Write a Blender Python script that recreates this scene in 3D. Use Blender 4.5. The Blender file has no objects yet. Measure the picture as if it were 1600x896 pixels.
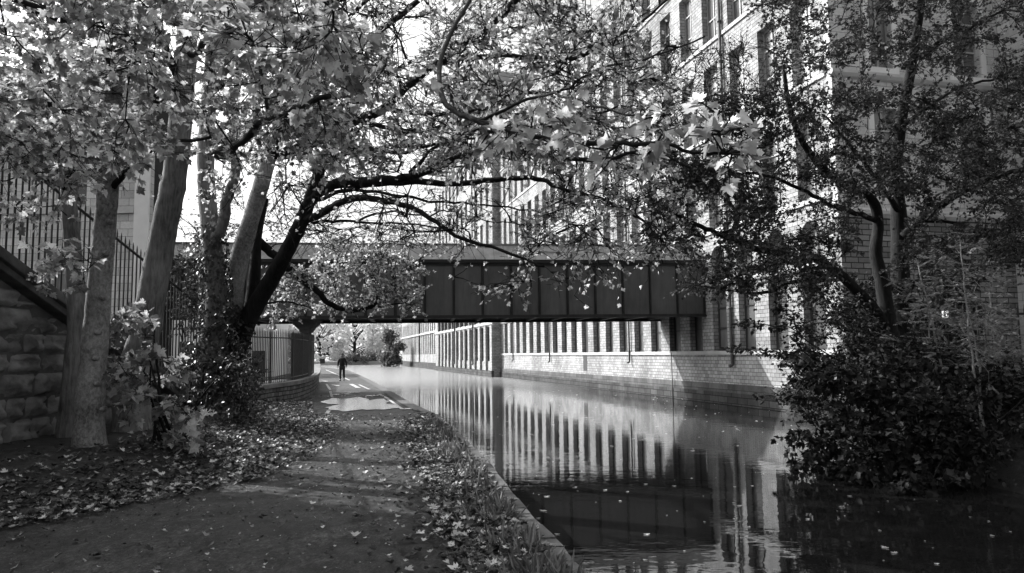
import bpy, bmesh, math, random
import numpy as np
from mathutils import Vector, Matrix

random.seed(7)
RNG = np.random.default_rng(11)
C = bpy.context.scene.collection
PI = math.pi

# ------------------------------------------------------------------ camera
F = 1150.0
TH = math.atan(104.4 / F)
ROLL = 0.012
CAMZ = 1.65
WATER = -0.6
fw = np.array([0, math.cos(TH), math.sin(TH)])
up0 = np.array([0, -math.sin(TH), math.cos(TH)])
rt0 = np.array([1.0, 0, 0])
rt = rt0 * math.cos(ROLL) - up0 * math.sin(ROLL)
up = up0 * math.cos(ROLL) + rt0 * math.sin(ROLL)
EYE = np.array([0, 0, CAMZ])

def ray(px, py):
    return fw * F + rt * (px - 800) + up * (448 - py)

def at(px, py, Y):
    r = ray(px, py)
    return EYE + r * (Y / r[1])

def onz(px, py, z=0.0):
    r = ray(px, py)
    return EYE + r * ((z - CAMZ) / r[2])

cam_d = bpy.data.cameras.new('camera')
cam = bpy.data.objects.new('camera', cam_d)
C.objects.link(cam)
cam_d.sensor_width = 36
cam_d.lens = 36 * F / 1600
cam_d.clip_start = 0.1
cam_d.clip_end = 3000
M3 = Matrix((rt, up, -fw)).transposed()
cam.matrix_world = Matrix.Translation(EYE) @ M3.to_4x4()
bpy.context.scene.camera = cam

# ------------------------------------------------------------------ world
SUN_AZ = math.atan2(-0.88, 0.47)     # direction to the sun in the ground plane (x, y)
SUN_EL = math.radians(34)
sc = bpy.context.scene
w = bpy.data.worlds.new('World')
sc.world = w
w.use_nodes = True
nt = w.node_tree
nt.nodes.clear()
sky = nt.nodes.new('ShaderNodeTexSky')
sky.sky_type = 'NISHITA'
sky.sun_disc = False
sky.sun_elevation = SUN_EL
sky.sun_rotation = SUN_AZ
sky.air_density = 1.8
sky.dust_density = 8.0
bw = nt.nodes.new('ShaderNodeRGBToBW')
bg = nt.nodes.new('ShaderNodeBackground')
bg.inputs['Strength'].default_value = 0.15
wo = nt.nodes.new('ShaderNodeOutputWorld')
nt.links.new(sky.outputs[0], bw.inputs[0])
nt.links.new(bw.outputs[0], bg.inputs[0])
nt.links.new(bg.outputs[0], wo.inputs[0])
sd = bpy.data.lights.new('sun', 'SUN')
sd.energy = 3.4
sd.angle = math.radians(0.6)
sun = bpy.data.objects.new('sun', sd)
C.objects.link(sun)
sdir = Vector((math.sin(SUN_AZ) * math.cos(SUN_EL), math.cos(SUN_AZ) * math.cos(SUN_EL), math.sin(SUN_EL)))
sun.rotation_euler = sdir.to_track_quat('Z', 'Y').to_euler()
sc.view_settings.view_transform = 'Standard'
sc.view_settings.look = 'None'
sc.view_settings.gamma = 1
sc.view_settings.exposure = 1.0
sc.render.engine = 'CYCLES'
sc.cycles.max_bounces = 6
sc.cycles.transmission_bounces = 4
sc.cycles.transparent_max_bounces = 8

# ------------------------------------------------------------------ materials
class NB:
    def __init__(s, name):
        s.m = bpy.data.materials.new(name)
        s.m.use_nodes = True
        s.t = s.m.node_tree
        s.t.nodes.clear()
        s.out = s.t.nodes.new('ShaderNodeOutputMaterial')
    def n(s, typ, **kw):
        nd = s.t.nodes.new(typ)
        for k, v in kw.items():
            setattr(nd, k, v)
        return nd
    def l(s, a, b):
        s.t.links.new(a, b)
    def coord(s, kind='Object'):
        return s.n('ShaderNodeTexCoord').outputs[kind]
    def mapping(s, vec, scale=(1, 1, 1)):
        mp = s.n('ShaderNodeMapping')
        mp.inputs['Scale'].default_value = scale
        s.l(vec, mp.inputs['Vector'])
        return mp.outputs[0]
    def noise(s, vec, scale, detail=4, rough=0.6, dist=0.0):
        nd = s.n('ShaderNodeTexNoise')
        nd.inputs['Scale'].default_value = scale
        nd.inputs['Detail'].default_value = detail
        nd.inputs['Roughness'].default_value = rough
        nd.inputs['Distortion'].default_value = dist
        s.l(vec, nd.inputs['Vector'])
        return nd.outputs['Fac']
    def ramp(s, fac, stops):
        r = s.n('ShaderNodeValToRGB')
        e = r.color_ramp.elements
        while len(e) < len(stops):
            e.new(0.5)
        for i, (p, v) in enumerate(stops):
            e[i].position = p
            e[i].color = (v, v, v, 1)
        s.l(fac, r.inputs[0])
        return r.outputs[0]
    def math(s, op, a, b=None):
        m = s.n('ShaderNodeMath', operation=op)
        for i, x in enumerate((a, b)):
            if x is None:
                continue
            if isinstance(x, (int, float)):
                m.inputs[i].default_value = x
            else:
                s.l(x, m.inputs[i])
        return m.outputs[0]
    def bump(s, h, strength=0.5, dist=0.02, normal=None):
        b = s.n('ShaderNodeBump')
        b.inputs['Strength'].default_value = strength
        b.inputs['Distance'].default_value = dist
        s.l(h, b.inputs['Height'])
        if normal is not None:
            s.l(normal, b.inputs['Normal'])
        return b.outputs[0]
    def principled(s, col, rough=0.8, bump=None, spec=0.3, metal=0.0, emit=None):
        p = s.n('ShaderNodeBsdfPrincipled')
        if isinstance(col, (int, float)):
            p.inputs['Base Color'].default_value = (col, col, col, 1)
        else:
            s.l(col, p.inputs['Base Color'])
        if isinstance(rough, (int, float)):
            p.inputs['Roughness'].default_value = rough
        else:
            s.l(rough, p.inputs['Roughness'])
        p.inputs['Specular IOR Level'].default_value = spec
        p.inputs['Metallic'].default_value = metal
        if bump is not None:
            s.l(bump, p.inputs['Normal'])
        if emit:
            p.inputs['Emission Color'].default_value = (1, 1, 1, 1)
            p.inputs['Emission Strength'].default_value = emit
        s.l(p.outputs[0], s.out.inputs[0])
        return s.m

def mat_noise(name, a, b, scale=3, rough=0.85, bs=0.4, bd=0.02, bscale=None, spec=0.3, metal=0.0):
    n = NB(name)
    co = n.coord()
    f = n.noise(co, scale, 6)
    col = n.ramp(f, [(0.3, a), (0.7, b)])
    h = n.noise(co, bscale or scale * 6, 5)
    return n.principled(col, rough, n.bump(h, bs, bd), spec, metal)

def mat_brick(name, c1, c2, mortar, bwid, bh, msize=0.012, stain=0.35, rough=0.9, bd=0.02, offset_noise=0.0, tint_scale=0.35):
    n = NB(name)
    co = n.coord()
    sp = n.n('ShaderNodeSeparateXYZ')
    n.l(co, sp.inputs[0])
    u = n.math('ADD', sp.outputs[0], sp.outputs[1])
    z = sp.outputs[2]
    if offset_noise:
        nz = n.noise(co, 2.2, 3)
        u = n.math('ADD', u, n.math('MULTIPLY', nz, offset_noise))
        nz2 = n.noise(co, 1.3, 3)
        z = n.math('ADD', z, n.math('MULTIPLY', nz2, offset_noise * 0.5))
    cb = n.n('ShaderNodeCombineXYZ')
    n.l(u, cb.inputs[0]); n.l(z, cb.inputs[1])
    br = n.n('ShaderNodeTexBrick')
    br.inputs['Scale'].default_value = 1
    br.inputs['Brick Width'].default_value = bwid
    br.inputs['Row Height'].default_value = bh
    br.inputs['Mortar Size'].default_value = msize
    br.inputs['Mortar Smooth'].default_value = 0.3
    br.inputs['Bias'].default_value = 0.0
    br.inputs['Color1'].default_value = (c1, c1, c1, 1)
    br.inputs['Color2'].default_value = (c2, c2, c2, 1)
    br.inputs['Mortar'].default_value = (mortar, mortar, mortar, 1)
    br.offset = 0.42
    n.l(cb.outputs[0], br.inputs['Vector'])
    big = n.ramp(n.noise(n.mapping(co, (1, 1, 0.5)), tint_scale, 6, 0.65), [(0.32, 1 - stain), (0.62, 1.0)])
    fine = n.ramp(n.noise(co, 14, 5, 0.7), [(0.25, 0.75), (0.75, 1.12)])
    mx = n.n('ShaderNodeMix', data_type='RGBA', blend_type='MULTIPLY')
    mx.inputs[0].default_value = 1
    n.l(br.outputs['Color'], mx.inputs[6]); n.l(big, mx.inputs[7])
    mx2 = n.n('ShaderNodeMix', data_type='RGBA', blend_type='MULTIPLY')
    mx2.inputs[0].default_value = 1
    n.l(mx.outputs[2], mx2.inputs[6]); n.l(fine, mx2.inputs[7])
    inv = n.math('SUBTRACT', 1.0, br.outputs['Fac'])
    hh = n.math('ADD', inv, n.math('MULTIPLY', n.noise(co, 9, 5, 0.7), 0.5))
    return n.principled(mx2.outputs[2], rough, n.bump(hh, 0.7, bd), 0.2)

def mat_leaf(name, lo, hi, trans=0.45, rough=0.45, spec=0.35, stops=None):
    n = NB(name)
    g = n.n('ShaderNodeNewGeometry')
    col = n.ramp(g.outputs['Random Per Island'], [(0.0, lo), (0.55, (lo + hi) / 2), (1.0, hi)])
    co = n.coord()
    v = n.ramp(n.noise(co, 30, 3), [(0.3, 0.8), (0.7, 1.1)])
    mx = n.n('ShaderNodeMix', data_type='RGBA', blend_type='MULTIPLY')
    mx.inputs[0].default_value = 1
    n.l(col, mx.inputs[6]); n.l(v, mx.inputs[7])
    p = n.n('ShaderNodeBsdfPrincipled')
    n.l(mx.outputs[2], p.inputs['Base Color'])
    p.inputs['Roughness'].default_value = rough
    p.inputs['Specular IOR Level'].default_value = spec
    t = n.n('ShaderNodeBsdfTranslucent')
    n.l(mx.outputs[2], t.inputs['Color'])
    ms = n.n('ShaderNodeMixShader')
    ms.inputs[0].default_value = trans
    n.l(p.outputs[0], ms.inputs[1]); n.l(t.outputs[0], ms.inputs[2])
    n.l(ms.outputs[0], n.out.inputs[0])
    if stops:
        e = [q for q in n.t.nodes if q.bl_idname == 'ShaderNodeValToRGB'][0].color_ramp.elements
        for q, (p_, v_) in zip(e, stops):
            q.position = p_; q.color = (v_, v_, v_, 1)
    return n.m

def mat_bark(name, lo, hi, ridge=1.0, scale=3.0):
    n = NB(name)
    co = n.coord()
    st = n.mapping(co, (5 * scale, 5 * scale, (0.8 if ridge > .8 else 3.5) * scale))
    f = n.noise(st, 1.6, 6, 0.65, 0.5)
    big = n.noise(co, 1.7, 4)
    c = n.ramp(n.math('ADD', n.math('MULTIPLY', f, 0.55), n.math('MULTIPLY', big, 0.45)), [(0.36, lo), (0.62, hi)])
    h = n.math('ADD', f, n.math('MULTIPLY', n.noise(co, 25, 4), 0.35))
    return n.principled(c, 0.8, n.bump(h, 0.8, 0.02 * ridge), 0.06)

M = {}
M['mill'] = mat_brick('mill_stone', 0.50, 0.31, 0.06, 0.30, 0.155, 0.010, 0.5)
M['ashlar'] = mat_brick('ashlar_stone', 0.68, 0.48, 0.14, 0.75, 0.30, 0.008, 0.3)
M['rustic'] = mat_brick('rustic_stone', 0.34, 0.18, 0.04, 0.50, 0.19, 0.018, 0.5, bd=0.06, offset_noise=0.05)
M['plinth'] = mat_brick('plinth_stone', 0.11, 0.06, 0.02, 0.75, 0.27, 0.02, 0.6, bd=0.05, offset_noise=0.06, tint_scale=0.8)
M['slab'] = mat_brick('slab_stone', 0.17, 0.10, 0.04, 1.6, 0.9, 0.012, 0.5, bd=0.02, tint_scale=1.2)
M['rubble'] = mat_brick('rubble_stone', 0.26, 0.13, 0.035, 0.34, 0.15, 0.018, 0.4, bd=0.05, offset_noise=0.09, tint_scale=1.5)
M['trim'] = mat_noise('trim_stone', 0.36, 0.52, 1.5, 0.9, 0.3, 0.01)
M['pale_trim'] = mat_noise('pale_trim_stone', 0.6, 0.7, 1.5, 0.9, 0.2, 0.01)
M['coping'] = mat_noise('coping_stone', 0.11, 0.24, 2.0, 0.85, 0.6, 0.02, 14)
M['darkstone'] = mat_noise('dark_coping', 0.06, 0.16, 2.5, 0.85, 0.6, 0.02, 12)
M['block'] = mat_noise('rock_faced_block', 0.09, 0.36, 2.2, 0.92, 0.9, 0.03, 9)
M['frame'] = mat_noise('dark_window_frame', 0.035, 0.06, 4, 0.5, 0.1, 0.005)
M['wframe'] = mat_noise('pale_window_frame', 0.25, 0.4, 4, 0.5, 0.1, 0.005)
M['pipe'] = mat_noise('cast_iron_pipe', 0.05, 0.09, 5, 0.5, 0.2, 0.005)
M['iron'] = mat_noise('railing_iron', 0.012, 0.03, 6, 0.45, 0.3, 0.004)
M['slate'] = mat_noise('roof_slate', 0.06, 0.12, 3, 0.6, 0.4, 0.02)
M['white'] = mat_noise('white_render', 0.7, 0.8, 1, 0.9, 0.1, 0.01)
M['interior'] = mat_noise('dark_interior', 0.01, 0.02, 1)
M['soil'] = mat_noise('soil', 0.012, 0.035, 1.3, 0.95, 1.0, 0.05, 8)

def mk_glass():
    n = NB('window_glass')
    oi = n.n('ShaderNodeObjectInfo')
    co = n.coord()
    f = n.noise(n.mapping(co, (0.8, 1, 0.6)), 1.3, 3)
    c = n.ramp(n.math('ADD', n.math('MULTIPLY', oi.outputs['Random'], 0.55), n.math('MULTIPLY', f, 0.45)), [(0.2, 0.05), (0.8, 0.20)])
    return n.principled(c, 0.12, n.bump(n.noise(co, 1.2, 2), 0.12, 0.03), 0.6)
M['glass'] = mk_glass()
def mk_blind():
    n = NB('pale_blind_behind_glass')
    oi = n.n('ShaderNodeObjectInfo')
    c = n.ramp(oi.outputs['Random'], [(0.15, 0.06), (0.5, 0.2), (0.9, 0.5)])
    return n.principled(c, 0.15, None, 0.5)
M['blind'] = mk_blind()

def mk_girder():
    n = NB('painted_girder_steel')
    co = n.coord()
    st = n.noise(n.mapping(co, (3, 3, 0.35)), 2.0, 6, 0.7)
    bl = n.noise(co, 0.7, 5, 0.6)
    c = n.ramp(n.math('ADD', n.math('MULTIPLY', st, 0.5), n.math('MULTIPLY', bl, 0.5)), [(0.35, 0.05), (0.65, 0.105)])
    return n.principled(c, 0.5, n.bump(n.noise(co, 20, 3), 0.15, 0.004), 0.35)
M['girder'] = mk_girder()
M['flange'] = mat_noise('dark_flange_steel', 0.012, 0.028, 3, 0.6, 0.3, 0.01)
def mk_hood():
    n = NB('lead_sheet_roof')
    co = n.coord()
    sp = n.n('ShaderNodeSeparateXYZ'); n.l(co, sp.inputs[0])
    wv = n.math('FRACT', n.math('MULTIPLY', sp.outputs[0], 2.2))
    ln = n.ramp(wv, [(0.0, 0.0), (0.08, 1.0)])
    c = n.ramp(n.noise(n.mapping(co, (2, 2, 1)), 1.2, 5), [(0.3, 0.17), (0.7, 0.30)])
    mx = n.n('ShaderNodeMix', data_type='RGBA', blend_type='MULTIPLY'); mx.inputs[0].default_value = 0.5
    n.l(c, mx.inputs[6]); n.l(ln, mx.inputs[7])
    return n.principled(mx.outputs[2], 0.7, n.bump(ln, 0.5, 0.02), 0.3)
M['hood'] = mk_hood()

def mk_path():
    n = NB('worn_asphalt')
    co = n.coord('Object')
    big = n.noise(co, 0.55, 6, 0.65, 0.3)
    fine = n.noise(co, 42, 6, 0.9)
    mid = n.noise(n.mapping(co, (1, 0.6, 1)), 3.1, 9, 0.75, 0.4)
    c = n.ramp(n.math('ADD', n.math('ADD', n.math('MULTIPLY', big, 0.32), n.math('MULTIPLY', fine, 0.36)), n.math('MULTIPLY', mid, 0.32)),
               [(0.41, 0.006), (0.49, 0.027), (0.58, 0.10)])
    r = n.ramp(big, [(0.35, 0.5), (0.6, 0.85)])
    gm = n.n('ShaderNodeMix', data_type='RGBA', blend_type='MULTIPLY'); gm.inputs[0].default_value = 1
    grit = n.ramp(n.noise(n.mapping(co, (1, .55, 1)), 15, 3, 0.9), [(0.34, 0.35), (0.5, 0.95), (0.66, 2.0)])
    n.l(c, gm.inputs[6]); n.l(grit, gm.inputs[7]); c = gm.outputs[2]
    h = n.math('ADD', fine, n.math('MULTIPLY', mid, 0.8))
    return n.principled(c, r, n.bump(h, 1.0, 0.02), 0.4)
M['path'] = mk_path()
M['litter_ground'] = mat_noise('leafy_soil', 0.02, 0.07, 4, 0.95, 1.0, 0.04, 20)
M['kerb'] = mat_brick('quay_stone', 0.17, 0.10, 0.03, 0.9, 0.35, 0.02, 0.5, bd=0.04, offset_noise=0.03)
M['paint'] = mat_noise('worn_white_paint', 0.12, 0.7, 14, 0.7, 0.3, 0.003)
M['lawn'] = mat_noise('lawn', 0.3, 0.45, 2, 0.95, 0.8, 0.05, 20)

def mk_puddle():
    n = NB('puddle_water')
    co = n.coord()
    return n.principled(0.05, 0.12, n.bump(n.noise(co, 6, 2), 0.03, 0.01), 0.9)
M['puddle'] = mk_puddle()

def mk_water():
    n = NB('canal_water')
    co = n.coord()
    a = n.noise(n.mapping(co, (1.1, 2.6, 1)), 1.1, 3, 0.55)
    b = n.noise(n.mapping(co, (3.2, 8.0, 1)), 1.6, 3, 0.5)
    patch = n.ramp(n.noise(n.mapping(co, (0.10, 0.16, 1)), 1.0, 3), [(0.42, 0.25), (0.62, 1.0)])
    h = n.math('ADD', n.math('MULTIPLY', a, 0.8), n.math('MULTIPLY', n.math('MULTIPLY', b, patch), 0.35))
    nb = n.bump(h, 0.24, 0.016)
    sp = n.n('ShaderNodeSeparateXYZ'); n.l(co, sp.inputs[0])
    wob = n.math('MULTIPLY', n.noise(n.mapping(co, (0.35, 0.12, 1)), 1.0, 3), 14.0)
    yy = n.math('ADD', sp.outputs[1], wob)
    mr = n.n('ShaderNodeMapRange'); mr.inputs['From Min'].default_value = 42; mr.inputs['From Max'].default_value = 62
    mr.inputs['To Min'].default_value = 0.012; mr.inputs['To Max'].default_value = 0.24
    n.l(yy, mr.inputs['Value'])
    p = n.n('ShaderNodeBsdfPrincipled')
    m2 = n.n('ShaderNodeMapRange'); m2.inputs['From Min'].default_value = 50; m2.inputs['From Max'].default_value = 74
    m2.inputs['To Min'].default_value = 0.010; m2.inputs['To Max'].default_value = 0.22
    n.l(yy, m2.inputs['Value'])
    n.l(m2.outputs[0], p.inputs['Base Color'])  # base colour pales beyond the bridge, painting in the water's bright glare
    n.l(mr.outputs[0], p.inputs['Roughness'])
    p.inputs['IOR'].default_value = 1.36
    p.inputs['Specular IOR Level'].default_value = 0.55
    n.l(nb, p.inputs['Normal'])
    n.l(p.outputs[0], n.out.inputs[0])
    return n.m
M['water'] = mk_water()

M['leaf_pale'] = mat_leaf('pale_maple_leaf', 0.20, 0.8, 0.55, stops=[(0.0, 0.08), (0.5, 0.42), (1.0, 0.95)])
M['leaf_mid'] = mat_leaf('mid_maple_leaf', 0.2, 0.65, 0.5, stops=[(0.0, 0.06), (0.55, 0.36), (1.0, 0.9)])
M['leaf_dark'] = mat_leaf('dark_hawthorn_leaf', 0.03, 0.11, 0.25, 0.6, 0.2)
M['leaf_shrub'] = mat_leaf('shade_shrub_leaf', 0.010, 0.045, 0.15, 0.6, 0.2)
M['leaf_rowan'] = mat_leaf('rowan_leaflet', 0.12, 0.42, 0.45)
M['leaf_ivy'] = mat_leaf('ivy_leaf', 0.025, 0.09, 0.2, 0.35, 0.5)
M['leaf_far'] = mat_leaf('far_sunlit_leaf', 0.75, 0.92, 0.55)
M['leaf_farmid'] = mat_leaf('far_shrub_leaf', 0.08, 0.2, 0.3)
M['leaf_litter'] = mat_leaf('fallen_leaf', 0.02, 0.36, 0.15, stops=[(0.3, 0.02), (0.72, 0.11), (1.0, 0.8)])
M['grass'] = mat_leaf('verge_grass', 0.08, 0.32, 0.35)
M['bark'] = mat_bark('pale_sycamore_bark', 0.09, 0.42, 0.5)
M['bark_rough'] = mat_bark('ridged_bark', 0.08, 0.32, 1.6, 2.2)
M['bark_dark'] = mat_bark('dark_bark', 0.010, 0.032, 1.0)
M['skin'] = mat_noise('skin', 0.16, 0.2, 5)
M['cloth_dark'] = mat_noise('dark_cloth', 0.012, 0.025, 8)
M['cloth_grey'] = mat_noise('charcoal_cloth', 0.018, 0.035, 8)
M['lamp'] = NB('lit_lantern_glass').principled(0.8, 0.3, emit=0.7)

# ------------------------------------------------------------------ objects
def setp(o, label=None, cat=None, group=None, kind=None):
    if label: o['label'] = label
    if cat: o['category'] = cat
    if group: o['group'] = group
    if kind: o['kind'] = kind
    return o

def empty(name, loc=(0, 0, 0), rz=0.0, **kw):
    o = bpy.data.objects.new(name, None)
    C.objects.link(o)
    o.location = loc
    o.rotation_euler = (0, 0, rz)
    o.empty_display_size = 0.2
    return setp(o, **kw)

def link(name, me, mat, parent=None, smooth=False, **kw):
    o = bpy.data.objects.new(name, me)
    C.objects.link(o)
    if mat is not None:
        me.materials.append(mat)
    if smooth:
        me.polygons.foreach_set('use_smooth', np.ones(len(me.polygons), bool))
    if parent is not None:
        o.parent = parent
    return setp(o, **kw)

class MB:
    """collects vertices and faces for ONE mesh"""
    def __init__(s):
        s.v = []; s.f = []
    def add(s, v, f):
        b = len(s.v)
        s.v += [tuple(map(float, p)) for p in v]
        s.f += [tuple(b + i for i in q) for q in f]
    def box(s, x0, x1, y0, y1, z0, z1):
        v = [(x0, y0, z0), (x1, y0, z0), (x1, y1, z0), (x0, y1, z0), (x0, y0, z1), (x1, y0, z1), (x1, y1, z1), (x0, y1, z1)]
        s.add(v, [(3, 2, 1, 0), (4, 5, 6, 7), (0, 1, 5, 4), (1, 2, 6, 5), (2, 3, 7, 6), (3, 0, 4, 7)])
    def prism_y(s, pts, y0, y1):
        """pts in (x,z), extruded along y"""
        n = len(pts)
        v = [(p[0], y0, p[1]) for p in pts] + [(p[0], y1, p[1]) for p in pts]
        f = [tuple(range(n)), tuple(range(2 * n - 1, n - 1, -1))]
        for i in range(n):
            j = (i + 1) % n
            f.append((j, i, n + i, n + j))
        s.add(v, f)
    def prism_x(s, pts, x0, x1):
        n = len(pts)
        v = [(x0, p[0], p[1]) for p in pts] + [(x1, p[0], p[1]) for p in pts]
        f = [tuple(range(n - 1, -1, -1)), tuple(range(n, 2 * n))]
        for i in range(n):
            j = (i + 1) % n
            f.append((i, j, n + j, n + i))
        s.add(v, f)
    def tube(s, pts, rad, sides=6, cap=True):
        pts = np.asarray(pts, float)
        n = len(pts)
        if np.isscalar(rad):
            rad = [rad] * n
        tan = np.gradient(pts, axis=0)
        tan /= np.linalg.norm(tan, axis=1)[:, None] + 1e-9
        ref = np.array([0, 0, 1.0]) if abs(tan[0][2]) < 0.8 else np.array([1.0, 0, 0])
        a = np.cross(tan[0], ref); a /= np.linalg.norm(a)
        ang = np.linspace(0, 2 * PI, sides, endpoint=False)
        cs, sn = np.cos(ang), np.sin(ang)
        b0 = len(s.v)
        for i in range(n):
            a = a - tan[i] * np.dot(a, tan[i]); a /= np.linalg.norm(a) + 1e-9
            b = np.cross(tan[i], a)
            ring = pts[i] + rad[i] * (cs[:, None] * a + sn[:, None] * b)
            s.v += [tuple(p) for p in ring]
        for i in range(n - 1):
            for k in range(sides):
                k2 = (k + 1) % sides
                s.f.append((b0 + i * sides + k, b0 + i * sides + k2, b0 + (i + 1) * sides + k2, b0 + (i + 1) * sides + k))
        if cap:
            s.f.append(tuple(b0 + k for k in range(sides))[::-1])
            s.f.append(tuple(b0 + (n - 1) * sides + k for k in range(sides)))
    def mesh(s, name):
        me = bpy.data.meshes.new(name)
        me.from_pydata(s.v, [], s.f)
        me.update()
        return me
    def build(s, name, mat, parent=None, smooth=False, bevel=0, **kw):
        me = s.mesh(name)
        if bevel:
            bm = bmesh.new(); bm.from_mesh(me)
            bmesh.ops.bevel(bm, geom=list(bm.edges), offset=bevel, segments=2, affect='EDGES', profile=0.6)
            bm.to_mesh(me); bm.free()
        return link(name, me, mat, parent, smooth, **kw)

# ------------------------------------------------------------------ leaves (numpy)
def half(pts):
    return np.array(pts, float)
# maple outline (x across, y along), right half, base to tip
MAPLE = [(0, 0), (0.10, -0.10), (0.34, -0.16), (0.26, 0.06), (0.55, 0.10), (0.70, 0.34), (0.46, 0.36), (0.62, 0.60), (0.30, 0.52), (0.24, 0.66), (0.16, 0.80), (0, 1.0)]
MAPLE_LO = [(0, 0), (0.36, -0.14), (0.30, 0.10), (0.64, 0.36), (0.34, 0.46), (0.18, 0.78), (0, 1.0)]
OVAL = [(0, 0), (0.28, 0.25), (0.30, 0.6), (0, 1.0)]
LOBE = [(0, 0), (0.35, 0.15), (0.28, 0.4), (0.42, 0.6), (0.2, 0.72), (0, 1.0)]
BLADE = [(0, 0), (0.06, 0.4), (0.03, 0.75), (0, 1.0)]

def template(outline, fold=0.25, curl=0.15):
    r = np.array(outline, float)
    n = len(r)
    def z(p):
        return fold * np.abs(p[:, 0]) - curl * (p[:, 1] ** 2) - 0.3 * curl * np.abs(p[:, 0]) ** 2
    R = np.c_[r, z(r)]
    Lp = r[1:-1].copy(); Lp[:, 0] *= -1
    L = np.c_[Lp, z(Lp)]
    verts = np.r_[R, L]
    fR = list(range(n))
    fL = [0] + [n - 1] + [n + i for i in range(n - 3, -1, -1)]
    return verts, [fR, fL]

T_MAPLE = template(MAPLE)
T_MAPLELO = template(MAPLE_LO)
T_OVAL = template(OVAL)
T_LOBE = template(LOBE)
T_BLADE = template(BLADE, 0.3, 0.5)
T_LITTER = template(MAPLE, 0.5, -0.35)

def leaves_mesh(name, tpl, P, D, N, S):
    """P base points, D axis direction, N normals, S sizes"""
    tv, tf = tpl
    P = np.asarray(P, float); D = np.asarray(D, float); N = np.asarray(N, float); S = np.asarray(S, float)
    D /= np.linalg.norm(D, axis=1)[:, None] + 1e-9
    X = np.cross(D, N); X /= np.linalg.norm(X, axis=1)[:, None] + 1e-9
    N = np.cross(X, D)
    k = len(P); nv = len(tv)
    V = P[:, None, :] + S[:, None, None] * (tv[None, :, 0, None] * X[:, None] + tv[None, :, 1, None] * D[:, None] + tv[None, :, 2, None] * N[:, None])
    V = V.reshape(-1, 3)
    lens = [len(f) for f in tf]
    flat = np.array([i for f in tf for i in f])
    loops = (np.arange(k)[:, None] * nv + flat[None, :]).ravel()
    per = np.array(lens)
    tot = np.tile(per, k)
    start = np.r_[0, np.cumsum(tot)[:-1]]
    me = bpy.data.meshes.new(name)
    me.vertices.add(len(V)); me.vertices.foreach_set('co', V.ravel())
    me.loops.add(len(loops)); me.loops.foreach_set('vertex_index', loops.astype(np.int32))
    me.polygons.add(len(tot))
    me.polygons.foreach_set('loop_start', start.astype(np.int32))
    me.polygons.foreach_set('loop_total', tot.astype(np.int32))
    me.update(calc_edges=True)
    me.validate()
    return me

def catmull(P, n=6):
    P = np.asarray(P, float)
    if len(P) < 3:
        t = np.linspace(0, 1, n + 1)[:, None]
        return P[0] * (1 - t) + P[-1] * t
    Q = np.vstack([2 * P[0] - P[1], P, 2 * P[-1] - P[-2]])
    out = []
    for i in range(1, len(Q) - 2):
        for t in np.linspace(0, 1, n, endpoint=False):
            a, b, c, d = Q[i - 1], Q[i], Q[i + 1], Q[i + 2]
            out.append(0.5 * (2 * b + (c - a) * t + (2 * a - 5 * b + 4 * c - d) * t * t + (3 * b - a - 3 * c + d) * t ** 3))
    out.append(P[-1])
    return np.array(out)

def unit(v):
    return v / (np.linalg.norm(v) + 1e-9)

# gaps in the crowns where trunks and limbs show (x0, x1, y0, y1, nearer than, share pruned)
PRUNE = [(158, 205, 30, 165, 11.5, .85), (262, 330, 40, 165, 14, .85), (125, 205, 250, 470, 11.2, .8), (232, 310, 245, 420, 14, .85), (60, 125, 180, 240, 12, .5),
         (320, 440, 250, 400, 17, .35), (385, 470, 170, 320, 17, .3), (0, 130, 290, 360, 12, .5)]

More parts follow.
